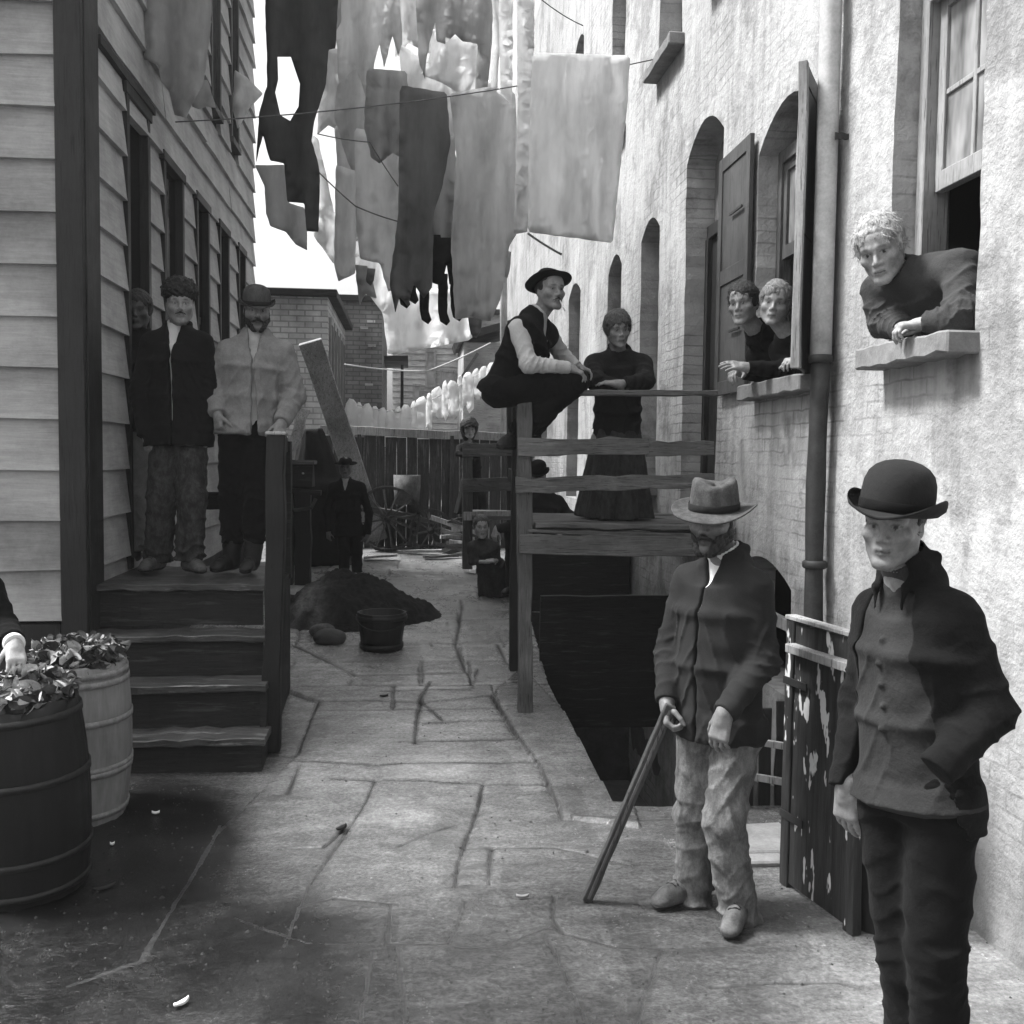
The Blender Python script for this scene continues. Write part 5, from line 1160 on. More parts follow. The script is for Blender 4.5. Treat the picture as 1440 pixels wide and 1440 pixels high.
def build_back_steps():
    h = thing('back_steps', (1.4, 10.5, .3), 'second wooden stoop with plank rails farther down the alley beyond the balcony', 'steps')
    m = MB(); m.box((1.06, 9.2, .2), (2.08, 10.4, .93), .004); m.build('step_block', W_DARK, h, .01)
    m = MB(); m.box((1.02, 9.12, .93), (2.08, 10.4, .97), .003); m.build('tread', W_MID, h, .004)
    Y = 11.5; z = zg(Y)
    for i in range(4):
        y = 10.6 + .28 * i; m = MB(); m.beam((.66, y, 1.08), (2.08, y, 1.08), .27, .04, (0, 1, 0), 5); m.build('deck_board', W_MID, h)
    m = MB(); m.beam(P(652, 726, 10.5), P(728, 724, 10.5), .09, .03, (0, 0, 1), 6); m.build('deck_edge', W_PALE, h)
    for x in (657,): m = MB(); m.beam(P(x, 800, 11.2), P(x + 1, 622, 11.2), .11, .09, (1, 0, 0), 6); m.build('post', W_MIDZ, h, .004)
    m = MB(); m.beam(P(717, 805, 11.2), P(717, 560, 11.2), .07, .07, (1, 0, 0), 6); m.build('post', W_DARKZ, h, .004)
    for a, c in ((633, 634), (683, 682)): m = MB(); m.beam(P(650, a, 11.14), P(736, c - 2, 11.14), .15, .025, (0, 0, 1), 6); m.build('rail_board', W_MID, h, .003)
# ------------------------------------------------------------------ loose things in the alley
def barrel(c, r, H, stave, hoop, label, fill_seed, hoops, tilt=(0, 0)):
    o = thing('barrel', c, label, 'barrel', 'refuse barrels by the stoop'); c = np.array(c); R = hframe(0, tilt[0], tilt[1]); n = 72
    prof = []
    for z in np.linspace(0, 1, 13): prof.append((r * (.84 + .16 * math.sin(math.pi * (.08 + .84 * z)) ** .8) , H * z))
    pr = prof + [(prof[-1][0] - .022, H), (prof[-1][0] - .03, H - .12), (.01, H - .13)]
    st = RNG.normal(0, .0025, 24)
    def wob(p, a, i):
        k = a / 6.2832 * 24; e = abs(k - round(k)); g = -.004 * math.exp(-(e / .12) ** 2) + st[int(k) % 24]; q = p.copy(); q[:2] *= 1 + g / r
        if i in (12, 13): q[2] += st[int(k) % 24] * 3
        return q
    m = MB(); m.lathe(pr, c, n, R, wob, close=False); m.build('staves', stave, o)
    for z in hoops:
        i = z * 12; a = int(i); rr = prof[a][0] + (prof[min(12, a + 1)][0] - prof[a][0]) * (i - a); dr = (prof[min(12, a + 1)][0] - prof[a][0]) / (H / 12)
        m = MB(); m.lathe([(rr + .001, H * z - .014), (rr + .007 - dr * .014, H * z - .014), (rr + .008 + dr * .014, H * z + .014), (rr + .001, H * z + .014)], c, n, R, None, close=False); m.build('hoop', hoop, o)
    # refuse heaped above the rim
    g = np.random.default_rng(fill_seed); m = MB(); m.lathe([(.01, .075), (r * .3, .06), (r * .6, .02), (r * .78, -.05)], c + R @ A(0, 0, H), 24, R, lambda p, a, i: p + g.normal(0, .012, 3), close=False)
    ra = MB(); rb = MB()
    for k in range(620):
        a = g.uniform(0, 6.28); q = r * .86 * math.sqrt(g.uniform(0, 1)); p = A(q * math.cos(a), q * math.sin(a), .065 * (1 - (q / r) ** 2) + g.uniform(-.03, .045)); L = g.uniform(.010, .042) * (1.3 if g.uniform() < .1 else 1); w = L * g.uniform(.25, .7)
        e = nrm(g.normal(0, 1, 3) * A(1, 1, .45)); f = nrm(np.cross(e, g.normal(0, 1, 3))); nn = np.cross(e, f); cur = g.uniform(-.4, .6) * L
        V = []; Fs = []
        for i in range(5):
            t = i / 4 - .5; ww = w * math.cos(t * 2.6) + .002
            for s_ in (-1, 0, 1): V.append(c + R @ (A(0, 0, H) + p + e * t * L * 2 + f * s_ * ww + nn * (cur * t * t * 4 - abs(s_) * ww * .4)))
        for i in range(4):
            for s_ in (0, 1): b = i * 3 + s_; Fs.append((b, b + 1, b + 4, b + 3))
        (ra if g.uniform() < .62 else rb).add(V, Fs, True)
    x = m.build('refuse', m_plain('rotting_refuse', .03, .8, .7, 40, .5)); tag(x, ('dark leafy refuse heaped in the ' + ('front dark barrel' if stave is ST_DARK else 'rear pale barrel')), 'refuse', kind='stuff')
    tag(ra.build('refuse_scraps', m_plain('dark_scraps', .06, .6, .8, 30, .3), None), 'dark peelings lying on top of the ' + ('front barrel' if stave is ST_DARK else 'rear barrel'), 'refuse', kind='stuff')
    tag(rb.build('refuse_leaves', m_plain('pale_scraps', .42, .6, .5, 30, .2), None), 'pale leaves and paper lying on top of the ' + ('front barrel' if stave is ST_DARK else 'rear barrel'), 'refuse', kind='stuff')
def build_props():
    c = G(132, 1150); c[0] -= .10; barrel(c + A(0, .08, 0), .245, .74, ST_PALE, HOOP, 'pale wooden barrel with rope-like hoops, behind the darker barrel', 4, (.955, .90, .66, .36, .33, .06), (2, 1))
    c = G(38, 1262); c[0] -= .05; barrel(c + A(0, .12, 0), .262, .76, ST_DARK, HOOP_D, 'black tarred barrel heaped with leafy refuse, standing in front of the pale barrel', 9, (.94, .62, .22, .05), (1, -2))
    # bucket
    c = G(536, 917); o = thing('bucket', c, 'dark wooden bucket standing empty in front of the dirt pile', 'bucket'); r = .195; H = .30; st = RNG.normal(0, .003, 18)
    def wob(p, a, i): k = a / 6.2832 * 18; e = abs(k - round(k)); q = p.copy(); q[:2] *= 1 + (st[int(k) % 18] - .004 * math.exp(-(e / .12) ** 2)) / r; return q
    m = MB(); m.lathe([(.01, 0), (r * .82, 0), (r * .86, H * .33), (r * .93, H * .66), (r, H), (r - .018, H), (r * .8, .03), (.01, .03)], c + A(0, .1, 0), 54, None, wob, close=False); m.build('staves', ST_DARK, o)
    for z in (.88, .14):
        rr = r * (.82 + .18 * z); m = MB(); m.lathe([(rr, H * z - .016), (rr + .008, H * z - .016), (rr + .011, H * z + .016), (rr + .002, H * z + .016)], c + A(0, .1, 0), 54, close=False); m.build('hoop', HOOP_D, o)
    m = MB(); m.tube([c + A(r * math.cos(t) * 1.02, .1 - .02, H - .03 - .09 * math.sin(t)) + A(0, -r * .9 * math.sin(t), 0) for t in np.linspace(0, math.pi, 14)], .005, 6); m.build('handle', IRON, o)
    # dirt pile
    g = G(497, 884); cx, cy = g[0] - .13, g[1] + .55; n = 110; xs = np.linspace(-1.05, 1.05, n); ys = np.linspace(-.95, .95, n); X, Y = np.meshgrid(xs, ys)
    rr = np.hypot(X * (1 - .12 * np.sign(X)), Y * 1.1) * (1 + .10 * fnoise(X, Y, 3, 5)); hh = .52 * np.clip(1 - rr / .79, 0, 1) ** .95; hh = hh - .05 * np.exp(-(rr / .2) ** 2); sm = np.clip(hh * 12, 0, 1)
    Z = zg(Y + cy) - .02 + hh + sm * (.035 * fnoise(X, Y, 7, 7) + .022 * fnoise(X, Y, 26, 9) + .012 * fnoise(X, Y, 70, 10, 2)); I = np.arange(n * n).reshape(n, n); V = np.stack([X + cx, Y + cy, Z], -1).reshape(-1, 3)
    Fq = np.stack([I[:-1, :-1], I[:-1, 1:], I[1:, 1:], I[1:, :-1]], -1).reshape(-1, 4); Fq = Fq[hh.reshape(-1)[Fq].max(1) > .004]
    ash = np.exp(-(((X + .24 - .12 * fnoise(X, Y, 6, 3)) / .20) ** 2 + ((Y + .40) / .42) ** 2) ** 1.5) * np.clip(.6 + .6 * fnoise(X, Y, 14, 4), 0, 1)
    t = NT('heaped_dirt'); a = t.attr(); nn = t.noise(34, 5, .75); c = t.math('MULTIPLY', a, t.ramp(nn, [(.3, .55), (.7, 1.5)])); mt = t.fin(c, .95, t.bump(nn, .8, .03))
    tag(npmesh('dirt_pile', V, Fq, mt, None, True, .006 + .15 * ash.reshape(-1)), 'black heap of dirt with a patch of pale ash on its near side', 'dirt pile')
    for i, (px, py, r, lb) in enumerate(((462, 908, .105, 'dark rounded stone lying left of the bucket'), (452, 897, .085, 'smaller mottled stone resting behind the dark rounded stone'))):
        p = G(px, py); f = Field(p - .25, p + .3, .012); f.add(ell(p + A(0, .06, r * .55), A(r * 1.25, r * .9, r * .72)), .02); tag(fmesh('stone', f, STONE_D if i == 0 else m_plain('mottled_stone', .09, .9, .6, 20, .5), None, .008, 22, 5 + i), lb, 'stone')
    # open leaf of the areaway gate and the second board beside it
    a, b = G(1101, 1240), G(1204, 1316); h = thing('gate_leaf', a, 'narrow black wooden gate leaf splashed with white paint, ajar beside the cellar pit', 'gate'); d = nrm(b - a); n = nrm(np.cross(d, (0, 0, 1))); W = np.linalg.norm(b - a); H = 1.10; up = A(0, 0, 1)
    m = MB(); m.beam(a + d * W * .5 + up * .02, a + d * W * .5 + up * (H - .01), W - .02, .022, d, 8, .001); m.build('panel', SPLASH, h)
    for q in (.03, W - .03): m = MB(); m.beam(a + d * q + up * .0 - n * .0, a + d * q + up * H, .055, .042, d, 8, .001); m.build('stile', SPLASH, h, .003)
    m = MB(); m.beam(a + up * (H + .006), b + up * (H + .006), .018, .05, up, 3, .001); m.build('top_rail', W_PALE, h, .002)
    s_ = n if n[1] < 0 else -n
    m = MB(); m.beam(a + d * .05 + up * (H - .11) + s_ * .03, b - d * .02 + up * (H - .11) + s_ * .03, .035, .05, up, 3, .001); m.build('ledge', W_PALE, h, .003)
    for z in (.30, .85): m = MB(); m.beam(a + d * .0 + up * z + s_ * .024, a + d * .16 + up * z + s_ * .024, .03, .006, up, 1, 0); m.build('strap_hinge', IRON, h)
    a2 = G(1190, 1300); b2 = G(1262, 1322); m = MB(); m.beam((a2 + b2) / 2, (a2 + b2) / 2 + up * .62, np.linalg.norm(b2 - a2), .035, nrm(b2 - a2), 8, .002); tag(m.build('board', W_DARKZ, None, .004), 'low black board standing upright behind the young man with the derby', 'board')
    # short picket rail at the pit corner
    h = thing('picket_rail', (1.86, 4.72, 0), 'short dark picket barrier with two pale bars at the near corner of the cellar pit', 'barrier')
    for i in range(7): x = 1.52 + .085 * i; m = MB(); m.beam((x, 4.74, .0), (x, 4.74, .46 + .02 * (i % 3) + .015 * i), .06, .02, (1, 0, 0), 3, .002); m.build('picket', W_DARKZ, h, .003)
    for z in (.16, .34): m = MB(); m.beam((1.50, 4.70, z + .05), (2.08, 4.70, z - .06), .035, .02, (0, 0, 1), 3, .001); m.build('bar', W_PALE, h, .003)
    # flat broken slabs by the gate
    for i, (px, py, L, w, lb) in enumerate(((1068, 1186, .20, .17, 'pale broken paving slab lying flat at the pit corner'), (1060, 1212, .15, .06, 'thin chipped stone in front of the pale broken slab'))):
        p = G(px, py); m = MB(); q = [(-L, -w), (L * .7, -w * 1.05), (L, -w * .3), (L * .8, w), (-L * .6, w * .9), (-L * 1.05, w * .2)]; k = len(q)
        m.add([p + A(x, y, -.004) for x, y in q] + [p + A(x * .97, y * .97, .035 - .01 * i) for x, y in q], [tuple(range(k))[::-1], tuple(range(k, 2 * k))] + [(j, (j + 1) % k, k + (j + 1) % k, k + j) for j in range(k)]); tag(m.build('stone_slab', STONE, None, .008), lb, 'slab')
    # litter
    for px, py, L, w, ang, mt, nm, lb in ((735, 1263, .026, .008, 0, STONE, 'wood_chip', 'small pale chip of wood on the flagstones left of the stick tip'), (255, 1413, .028, .014, .9, WHITE, 'paper_scrap', 'white paper scrap lying nearest to the camera'), (219, 1145, .018, .011, .1, WHITE, 'paper_scrap', 'white scrap on the dark slab below the stoop'), (158, 1189, .010, .007, .3, WHITE, 'paper_scrap', 'tiny white fleck on the slab beside the pale barrel'), (12, 1272, .05, .014, .25, SHIRT, 'paper_scrap', 'long pale scrap lying at the foot of the black barrel'), (480, 1166, .035, .02, 1, W_DARK, 'wood_chip', 'dark chip wedged in the crack of the middle flagstones'), (147, 1250, .045, .016, .6, LEATH, 'rag', 'dark twisted rag on the ground right of the black barrel'), (540, 980, .03, .012, .3, W_DARK, 'wood_chip', 'dark splinter lying on the far flagstones')):
        p = G(px, py); m = MB(); e = A(math.cos(ang), math.sin(ang), 0); f = A(-e[1], e[0], 0); V = []; Fs = []
        for i in range(7):
            t = i / 6 * 2 - 1; ww = w * math.sqrt(max(.05, 1 - t * t * .9))
            for k, (s_, z) in enumerate(((-1, .002), (0, .010), (1, .003), (0, -.004))): V.append(p + e * t * L + f * s_ * ww + A(0, 0, z + .004 + .006 * t * t))
            if i:
                b = (i - 1) * 4
                for k in range(4): Fs.append((b + k, b + (k + 1) % 4, b + 4 + (k + 1) % 4, b + 4 + k))
        Fs += [(3, 2, 1, 0), (24, 25, 26, 27)]; m.add(V, Fs, True); tag(m.build(nm, mt), lb, {'wood_chip': 'wood chip', 'paper_scrap': 'paper', 'rag': 'rag'}[nm])
def build_back():
    # board fence closing the yard
    h = thing('board_fence', (0, 13.1, zg(13.1)), 'dark vertical board fence with a pale cap rail across the end of the alley', 'fence'); Y = 13.1; x = -1.15
    zt = P(570, 612, Y)[2]; m = MB()
    while x < 1.35: w = RNG.uniform(.11, .17); m.beam((x + w / 2, Y + RNG.normal(0, .004), zg(Y) - .05), (x + w / 2, Y + RNG.normal(0, .004), zt - .03 + RNG.normal(0, .012)), w - .006, .022, (1, 0, 0), 5, .002); x += w
    m.build('fence_boards', W_FENCE, h)
    m = MB(); m.beam((-1.15, Y - .03, zt + .06), (1.4, Y - .03, zt - .01), .11, .05, (0, 0, 1), 8, .004); m.build('cap_rail', W_PALE, h, .004)
    for x in (-.65, .55): m = MB(); m.beam((x, Y - .04, zg(Y)), (x, Y - .04, zt), .05, .03, (1, 0, 0), 3); m.build('batten', W_FENCE, h)
    # hand cart
    def wheel(c, r, par, n=10):
        m = MB(); k = 40; V = []; Fs = []
        for i in range(k):
            a = 6.2832 * i / k
            for rr, y in ((r, -.02), (r, .02), (r - .035, .02), (r - .035, -.02)): V.append(c + A(rr * math.cos(a), y, rr * math.sin(a)))
            for q in range(4): b = i * 4; e = ((i + 1) % k) * 4; Fs.append((b + q, b + (q + 1) % 4, e + (q + 1) % 4, e + q))
        m.add(V, Fs, False); o = m.build('wheel', W_FENCE, par)
        m = MB()
        for i in range(n): a = 6.2832 * (i + .3) / n; m.tube([c + A(.03 * math.cos(a), 0, .03 * math.sin(a)), c + A((r - .03) * math.cos(a), 0, (r - .03) * math.sin(a))], [.014, .010], 6)
        m.build('spokes', W_MID, o); m = MB(); m.tube([c - A(0, .06, 0), c + A(0, .06, 0)], .045, 12); m.build('hub', W_DARK, o); return o
    c1 = P(545, 730, 12.72); r1 = float(c1[2] - zg(12.72)); h = thing('hand_cart', (c1[0] + .3, 12.9, zg(12.9)), 'old hand cart with one big spoked wheel and a small front wheel by the fence', 'cart')
    wheel(c1, r1, h, 12); wheel(c1 + A(0, .62 - .3, 0), r1, h, 12); c2 = P(606, 746, 12.72); r2 = float(c2[2] - zg(12.72)); wheel(c2, r2, h, 8)
    m = MB(); m.beam(c1 + A(-.35, .08, .12), c2 + A(.05, .08, .10), .05, .05, (0, 0, 1), 6); m.beam(c1 + A(-.35, .26, .12), c2 + A(.05, .26, .10), .05, .05, (0, 0, 1), 6); m.build('frame', W_MID, h); m = MB(); m.beam(c1 + A(-.3, .17, .16), c2 + A(-.12, .17, .16), .03, .26, (0, 0, 1), 6); m.build('bed', W_MID, h)
    q = P(572, 735, 12.85); r = .17; H = .38; m = MB(); m.lathe([(.01, 0), (r * .92, 0), (r, H * .5), (r * 1.03, H), (r * .95, H), (r * .9, .04), (.01, .04)], (q[0], 12.88, c1[2] + .18), 28, close=False); tag(m.build('tub', m_plain('tub_wood', .08, .8, .7, 14, .4)), 'pale wooden tub standing on the hand cart by the fence', 'tub')
    # leaning plank, boards, tarpaulin, pump, crate
    m = MB(); b0 = G(531, 770); m.beam(b0 + A(0, 0, .1), P(436, 480, b0[1] - 1.1), .27, .07, (1, 0, .3), 8, .002); tag(m.build('leaning_plank', W_PALE, None, .008), 'long heavy plank leaning diagonally left of the yard fence', 'plank')
    m = MB(); m.beam(G(408, 690) * A(1, 1, 0) + A(0, -5.5, .5) if False else P(402, 660, 11.6), P(428, 575, 11.8), .13, .03, (1, 0, .3), 6, .004); tag(m.build('board', W_PALE, None, .004), 'short pale board leaning behind the man in the faded jacket', 'board')
    c = G(449, 790); c[1] = 12.0; c[2] = zg(12.0); f = Field(c + A(-.75, -.6, -.1), c + A(.75, .6, 2.0), .025); H = P(440, 590, 12.0)[2] - c[2]
    f.add(econe(c, c + A(-.02, 0, H * .55), (1, 0, 0), (.46, .38), (.36, .3), 0, drape(.03, 6, 2, .3)), .1); f.add(econe(c + A(-.02, 0, H * .5), c + A(-.10, 0, H - .12), (1, 0, 0), (.36, .3), (.13, .12), 0, drape(.02, 5, 4, .3)), .12); tag(fmesh('tarpaulin', f, m_cloth('tarred_canvas', .014, .5), None, .012, 9, 4), 'black tarpaulin draped over a tall pointed stack behind the pump', 'tarpaulin')
    Y = 10.6; b0 = P(415, 822, Y); h = thing('water_pump', (b0[0], Y, zg(Y)), 'dark wooden pump casing with two posts and an iron spout beyond the stoop', 'pump'); z0 = float(zg(Y)) - .03
    def X(px): return P(px, 700, Y)[0]
    def Zz(py): return P(415, py, Y)[2]
    for a, e in ((392, 412), (415, 437)): m = MB(); m.beam(((X(a) + X(e)) / 2, Y, z0), ((X(a) + X(e)) / 2, Y, Zz(690)), X(e) - X(a), .16, (1, 0, 0), 6, .003); m.build('post', W_DARKZ, h, .005)
    m = MB(); m.box((X(398), Y - .12, Zz(684)), (X(441), Y + .12, Zz(653)), .004); m.build('casing', W_DARK, h, .008); m = MB(); m.box((X(394), Y - .14, Zz(653)), (X(444), Y + .14, Zz(647)), .003); m.build('casing_lid', W_MID, h, .004)
    m = MB(); m.beam((X(394), Y - .02, Zz(689)), (X(452), Y - .02, Zz(693)), .05, .12, (0, 0, 1), 4); m.build('cross_bar', W_DARK, h, .004); m = MB(); m.tube([A(X(392), Y - .12, Zz(716)), A(X(420), Y - .14, Zz(716)), A(X(440), Y - .16, Zz(713)), A(X(446), Y - .16, Zz(700))], .018, 8); m.build('spout', TIN_D, h)
    m = MB(); m.lathe([(.0, -.012), (.012, -.008), (.012, .004), (0, .01)], A(X(428), Y - .128, Zz(665)), 10, close=False); m.build('knob', TIN, h)
    c = P(465, 780, 11.9); m = MB(); zz = float(zg(11.9)); m.box((c[0] - .26, 11.75, zz - .02), (c[0] + .26, 12.05, zz + .26), .006); o = m.build('crate', W_MID, None, .006); tag(o, 'low wooden crate on the ground left of the small boy', 'crate'); m = MB(); m.beam((c[0] - .28, 11.735, zz + .24), (c[0] + .28, 11.735, zz + .24), .05, .02, (0, 0, 1), 4); m.build('slat', W_PALE, o)
    # scrap timber
    g = np.random.default_rng(5)
    for i in range(12):
        p = P(g.uniform(640, 672), g.uniform(712, 775), 12.4 + g.uniform(-.2, .3)); L = g.uniform(.15, .34); d = nrm((1, g.normal(0, .4), g.normal(0, .25))); p[2] = max(p[2], zg(p[1]) + .05); m = MB(); m.beam(p - d * L, p + d * L, g.uniform(.03, .07), g.uniform(.02, .05), (0, 0, 1), 4, .004)
        tag(m.build('scrap_timber', [W_MID, W_DARK, W_PALE][i % 3]), 'broken timber in the tangled pile below the far stair rail', 'timber', 'scrap timber pile by the fence')
    for i, (px, py, L, t) in enumerate(((560, 775, .30, .05), (590, 780, .28, -.06), (620, 786, .22, .1), (535, 788, .2, 0), (600, 770, .26, -.12))):
        p = G(px, py); d = nrm((1, t * 3, 0)); m = MB(); m.beam(p - d * L + A(0, 0, .03), p + d * L + A(0, 0, .035 + .03 * (i % 2)), .08, .025, (0, 1, 0), 4, .003); tag(m.build('fallen_board', [W_MID, W_PALE][i % 2]), 'flat board fallen on the ground before the hand cart', 'board', 'boards lying before the cart')
    # washing pole
    m = MB(); m.tube([P(709, 690, 13.6), P(708, 330, 13.6), P(706, 40, 13.6)], [.055, .05, .045], 10); tag(m.build('washing_pole', m_wood('bleached_pole', .42, 'Z', .3)), 'tall pale washing pole rising behind the man perched on the railing', 'pole')
    # houses beyond the yard
    def wall_panel(m, lo, hi): m.box(lo, hi)
    h = thing('brick_house', (-2, 15, zg(14)), 'pale brick house end with shuttered side wall beyond the clapboard house', 'house'); m = MB(); zt = P(420, 417, 14)[2]
    m.box((-4, 14, .3), (-1.13, 17.6, zt)); m.build('wall', BRICK_P, h); m = MB(); m.box((-4.1, 13.9, zt), (-1.0, 17.7, zt + .10)); m.build('roof', W_DARK, h, .01)
    for i in range(5): y = 14.15 + .62 * i; m = MB(); m.box((-1.128, y, 1.9), (-1.09, y + .42, zt - .25)); s_ = m.build('shutter', TRIM_L, h, .004); m = MB(); m.box((-1.092, y + .06, 2.0), (-1.084, y + .36, zt - .35)); m.build('shutter_panel', W_MIDZ, s_)
    h = thing('brick_house', (-.9, 18, zg(16)), 'dark brick house with a black gable edge behind the pale brick house', 'house'); m = MB(); zt = P(510, 424, 18)[2]; m.box((-1.6, 18, .3), (-.50, 22, zt)); m.build('wall', BRICK_D, h)
    m = MB(); m.box((-1.7, 17.9, zt), (-.38, 22.1, zt + .1)); m.build('roof', TRIM, h)
    for px, py in ((522, 452), (512, 461), (523, 486), (519, 541)): p = P(px, py, 17.99); m = MB(); m.box((p[0] - .07, 17.975, p[2] - .02), (p[0] + .07, 17.998, p[2] + .02)); m.build('pale_brick', BRICK_P, h)
    h = thing('lean_to_shed', (0, 20, zg(16)), 'small open shed with a dark sloping roof and thin posts behind the fence', 'shed'); p0, p1 = P(534, 508, 20), P(574, 500, 20)
    m = MB(); m.beam((p0[0], 20.2, p0[2]), (p1[0], 20.2, p0[2] + .02), .1, 1.6, (0, 0, 1), 2); m.build('roof', TRIM, h)
    for px in (538, 565): q = P(px, 560, 19.6); m = MB(); m.beam((q[0], 19.6, .5), (q[0], 19.6, p0[2] - .1), .06, .06, (1, 0, 0), 2); m.build('post', W_DARKZ, h)
    h = thing('clapboard_house', (1, 25, zg(16)), 'grey clapboard house with small paned windows seen beyond the white washing', 'house'); Y = 25; m = MB(); x0, x1 = P(552, 500, Y)[0], P(720, 500, Y)[0]; zt = P(600, 440, Y)[2]; z = .5
    while z < zt: m.add([(x0, Y, z), (x0, Y - .03, z), (x0, Y, z + .16), (x1, Y, z), (x1, Y - .03, z), (x1, Y, z + .16)], [(0, 1, 2), (5, 4, 3), (1, 4, 5, 2), (0, 3, 4, 1)]); z += .155
    m.box((x0 + .01, Y + .002, .3), (x1 - .01, Y + 3, zt - .02)); m.build('wall', SIDING_F, h); m = MB(); m.box((x0 - .1, Y - .12, zt), (x1 + .1, Y + 3, zt + .12)); m.build('roof', W_DARK, h)
    for a, b, c, d in ((598, 613, 492, 545), (580, 592, 540, 580), (618, 640, 520, 560)):
        p, q = P(a, d, Y), P(b, c, Y); m = MB(); m.box((p[0], Y - .07, p[2]), (p[0] + .05, Y - .02, q[2])); m.box((q[0] - .05, Y - .07, p[2]), (q[0], Y - .02, q[2])); m.box((p[0] + .05, Y - .068, q[2] - .06), (q[0] - .05, Y - .02, q[2])); m.box((p[0] + .05, Y - .068, p[2]), (q[0] - .05, Y - .02, p[2] + .06)); m.box((p[0] + .05, Y - .066, (p[2] + q[2]) / 2 - .03), (q[0] - .05, Y - .02, (p[2] + q[2]) / 2 + .03)); w = m.build('window', TRIM_L, h)
        m = MB(); m.box((p[0] + .04, Y - .045, p[2] + .04), (q[0] - .04, Y - .04, q[2] - .04)); m.build('pane', GLASS, w)
    h = thing('outhouse', (1.6, 17, zg(16)), 'grey board outhouse with a dark slanting roof at the far right of the yard', 'shed'); Y = 17; m = MB(); a, b = P(652, 500, Y), P(705, 500, Y); zt = P(680, 482, Y)[2]
    m.box((a[0], Y, .5), (b[0] + .5, Y + 2, zt)); m.build('wall', SIDING_F, h); m = MB(); m.beam((a[0] - .1, Y + .9, zt + .05), (b[0] + .6, Y + .9, zt + .45), .12, 2.2, (0, 0, 1), 2); m.build('roof', TRIM, h); m = MB(); m.beam(P(640, 545, Y - .1), P(672, 497, Y - .1), .05, .1, (0, 0, 1), 2); m.build('stair_rail', W_MID, h)
# ------------------------------------------------------------------ washing
def m_washing(name, v, tr):
    t = NT(name); a = t.noise(5, 5, .65, t.map((1.6, 1.6, .35))); b = t.noise(1.6, 4, .6); f = t.noise(26, 4, .6, t.map((1, 1, .3)))
    c = t.ramp(t.math('ADD', t.math('MULTIPLY', a, .5), t.math('ADD', t.math('MULTIPLY', b, .35), t.math('MULTIPLY', f, .15))), [(.36, v * .8), (.5, v), (.64, min(.9, v * 1.18))])
    t.fin(c, .9, t.bump(f, .12, .01, t.bump(a, .2, .03))); t.b.inputs['Specular IOR Level'].default_value = .1
    d = t.n.new('ShaderNodeBsdfTranslucent'); t.l.new(c, d.inputs[0]); mx = t.n.new('ShaderNodeMixShader'); mx.inputs[0].default_value = tr
    t.l.new(t.b.outputs[0], mx.inputs[1]); t.l.new(d.outputs[0], mx.inputs[2]); t.l.new(mx.outputs[0], t.out.inputs[0]); return t.m
LIN = {n: m_washing('washing_' + n, v, tr) for n, v, tr in (('white', .9, .6), ('pale', .80, .55), ('grey', .64, .6), ('mid', .48, .6), ('dark', .25, .6), ('deep', .11, .5), ('black', .018, .1))}
def cloth(name, poly, Y, mat, label, cat, fold=.035, n=5., seed=0, holes=(), st=9, slant=0, group='washing hung over the alley', tilt=0.):
    def chaikin(q):
        q = np.array(q, float); return [p for a, b in zip(q, np.roll(q, -1, 0)) for p in (a * .95 + b * .05, a * .05 + b * .95)]
    poly = dens(chaikin(poly), st, min(.35, st * .04)); hs = [dens(h, st) for h in holes]; V, T = cdt(poly, hs, st * 1.1)
    y0 = V[:, 1].min(); H = np.ptp(V[:, 1]) + 1; s = (V[:, 1] - y0) / H; W = np.ptp(V[:, 0]) + 1; u = (V[:, 0] - V[:, 0].mean()) / 110
    fold = fold * 1.7; ph = u * n * 2.9 + .8 * np.sin(3 * u + seed) + seed + slant * s * 4; dy = fold * (.25 + .9 * s) * (np.sin(ph) + .45 * np.sin(2.3 * ph + seed * 2 + 2 * s) + .25 * np.sin(5.1 * ph + 3 * s)) + .02 * np.sin(9 * s + 4 * u + seed) + tilt * u
    co = np.array([P(a, b, Y + d) for (a, b), d in zip(V, dy)])
    o = npmesh(name, co, T, mat, None, True); m = o.modifiers.new('thickness', 'SOLIDIFY'); m.thickness = .002; return tag(o, label, cat, group)
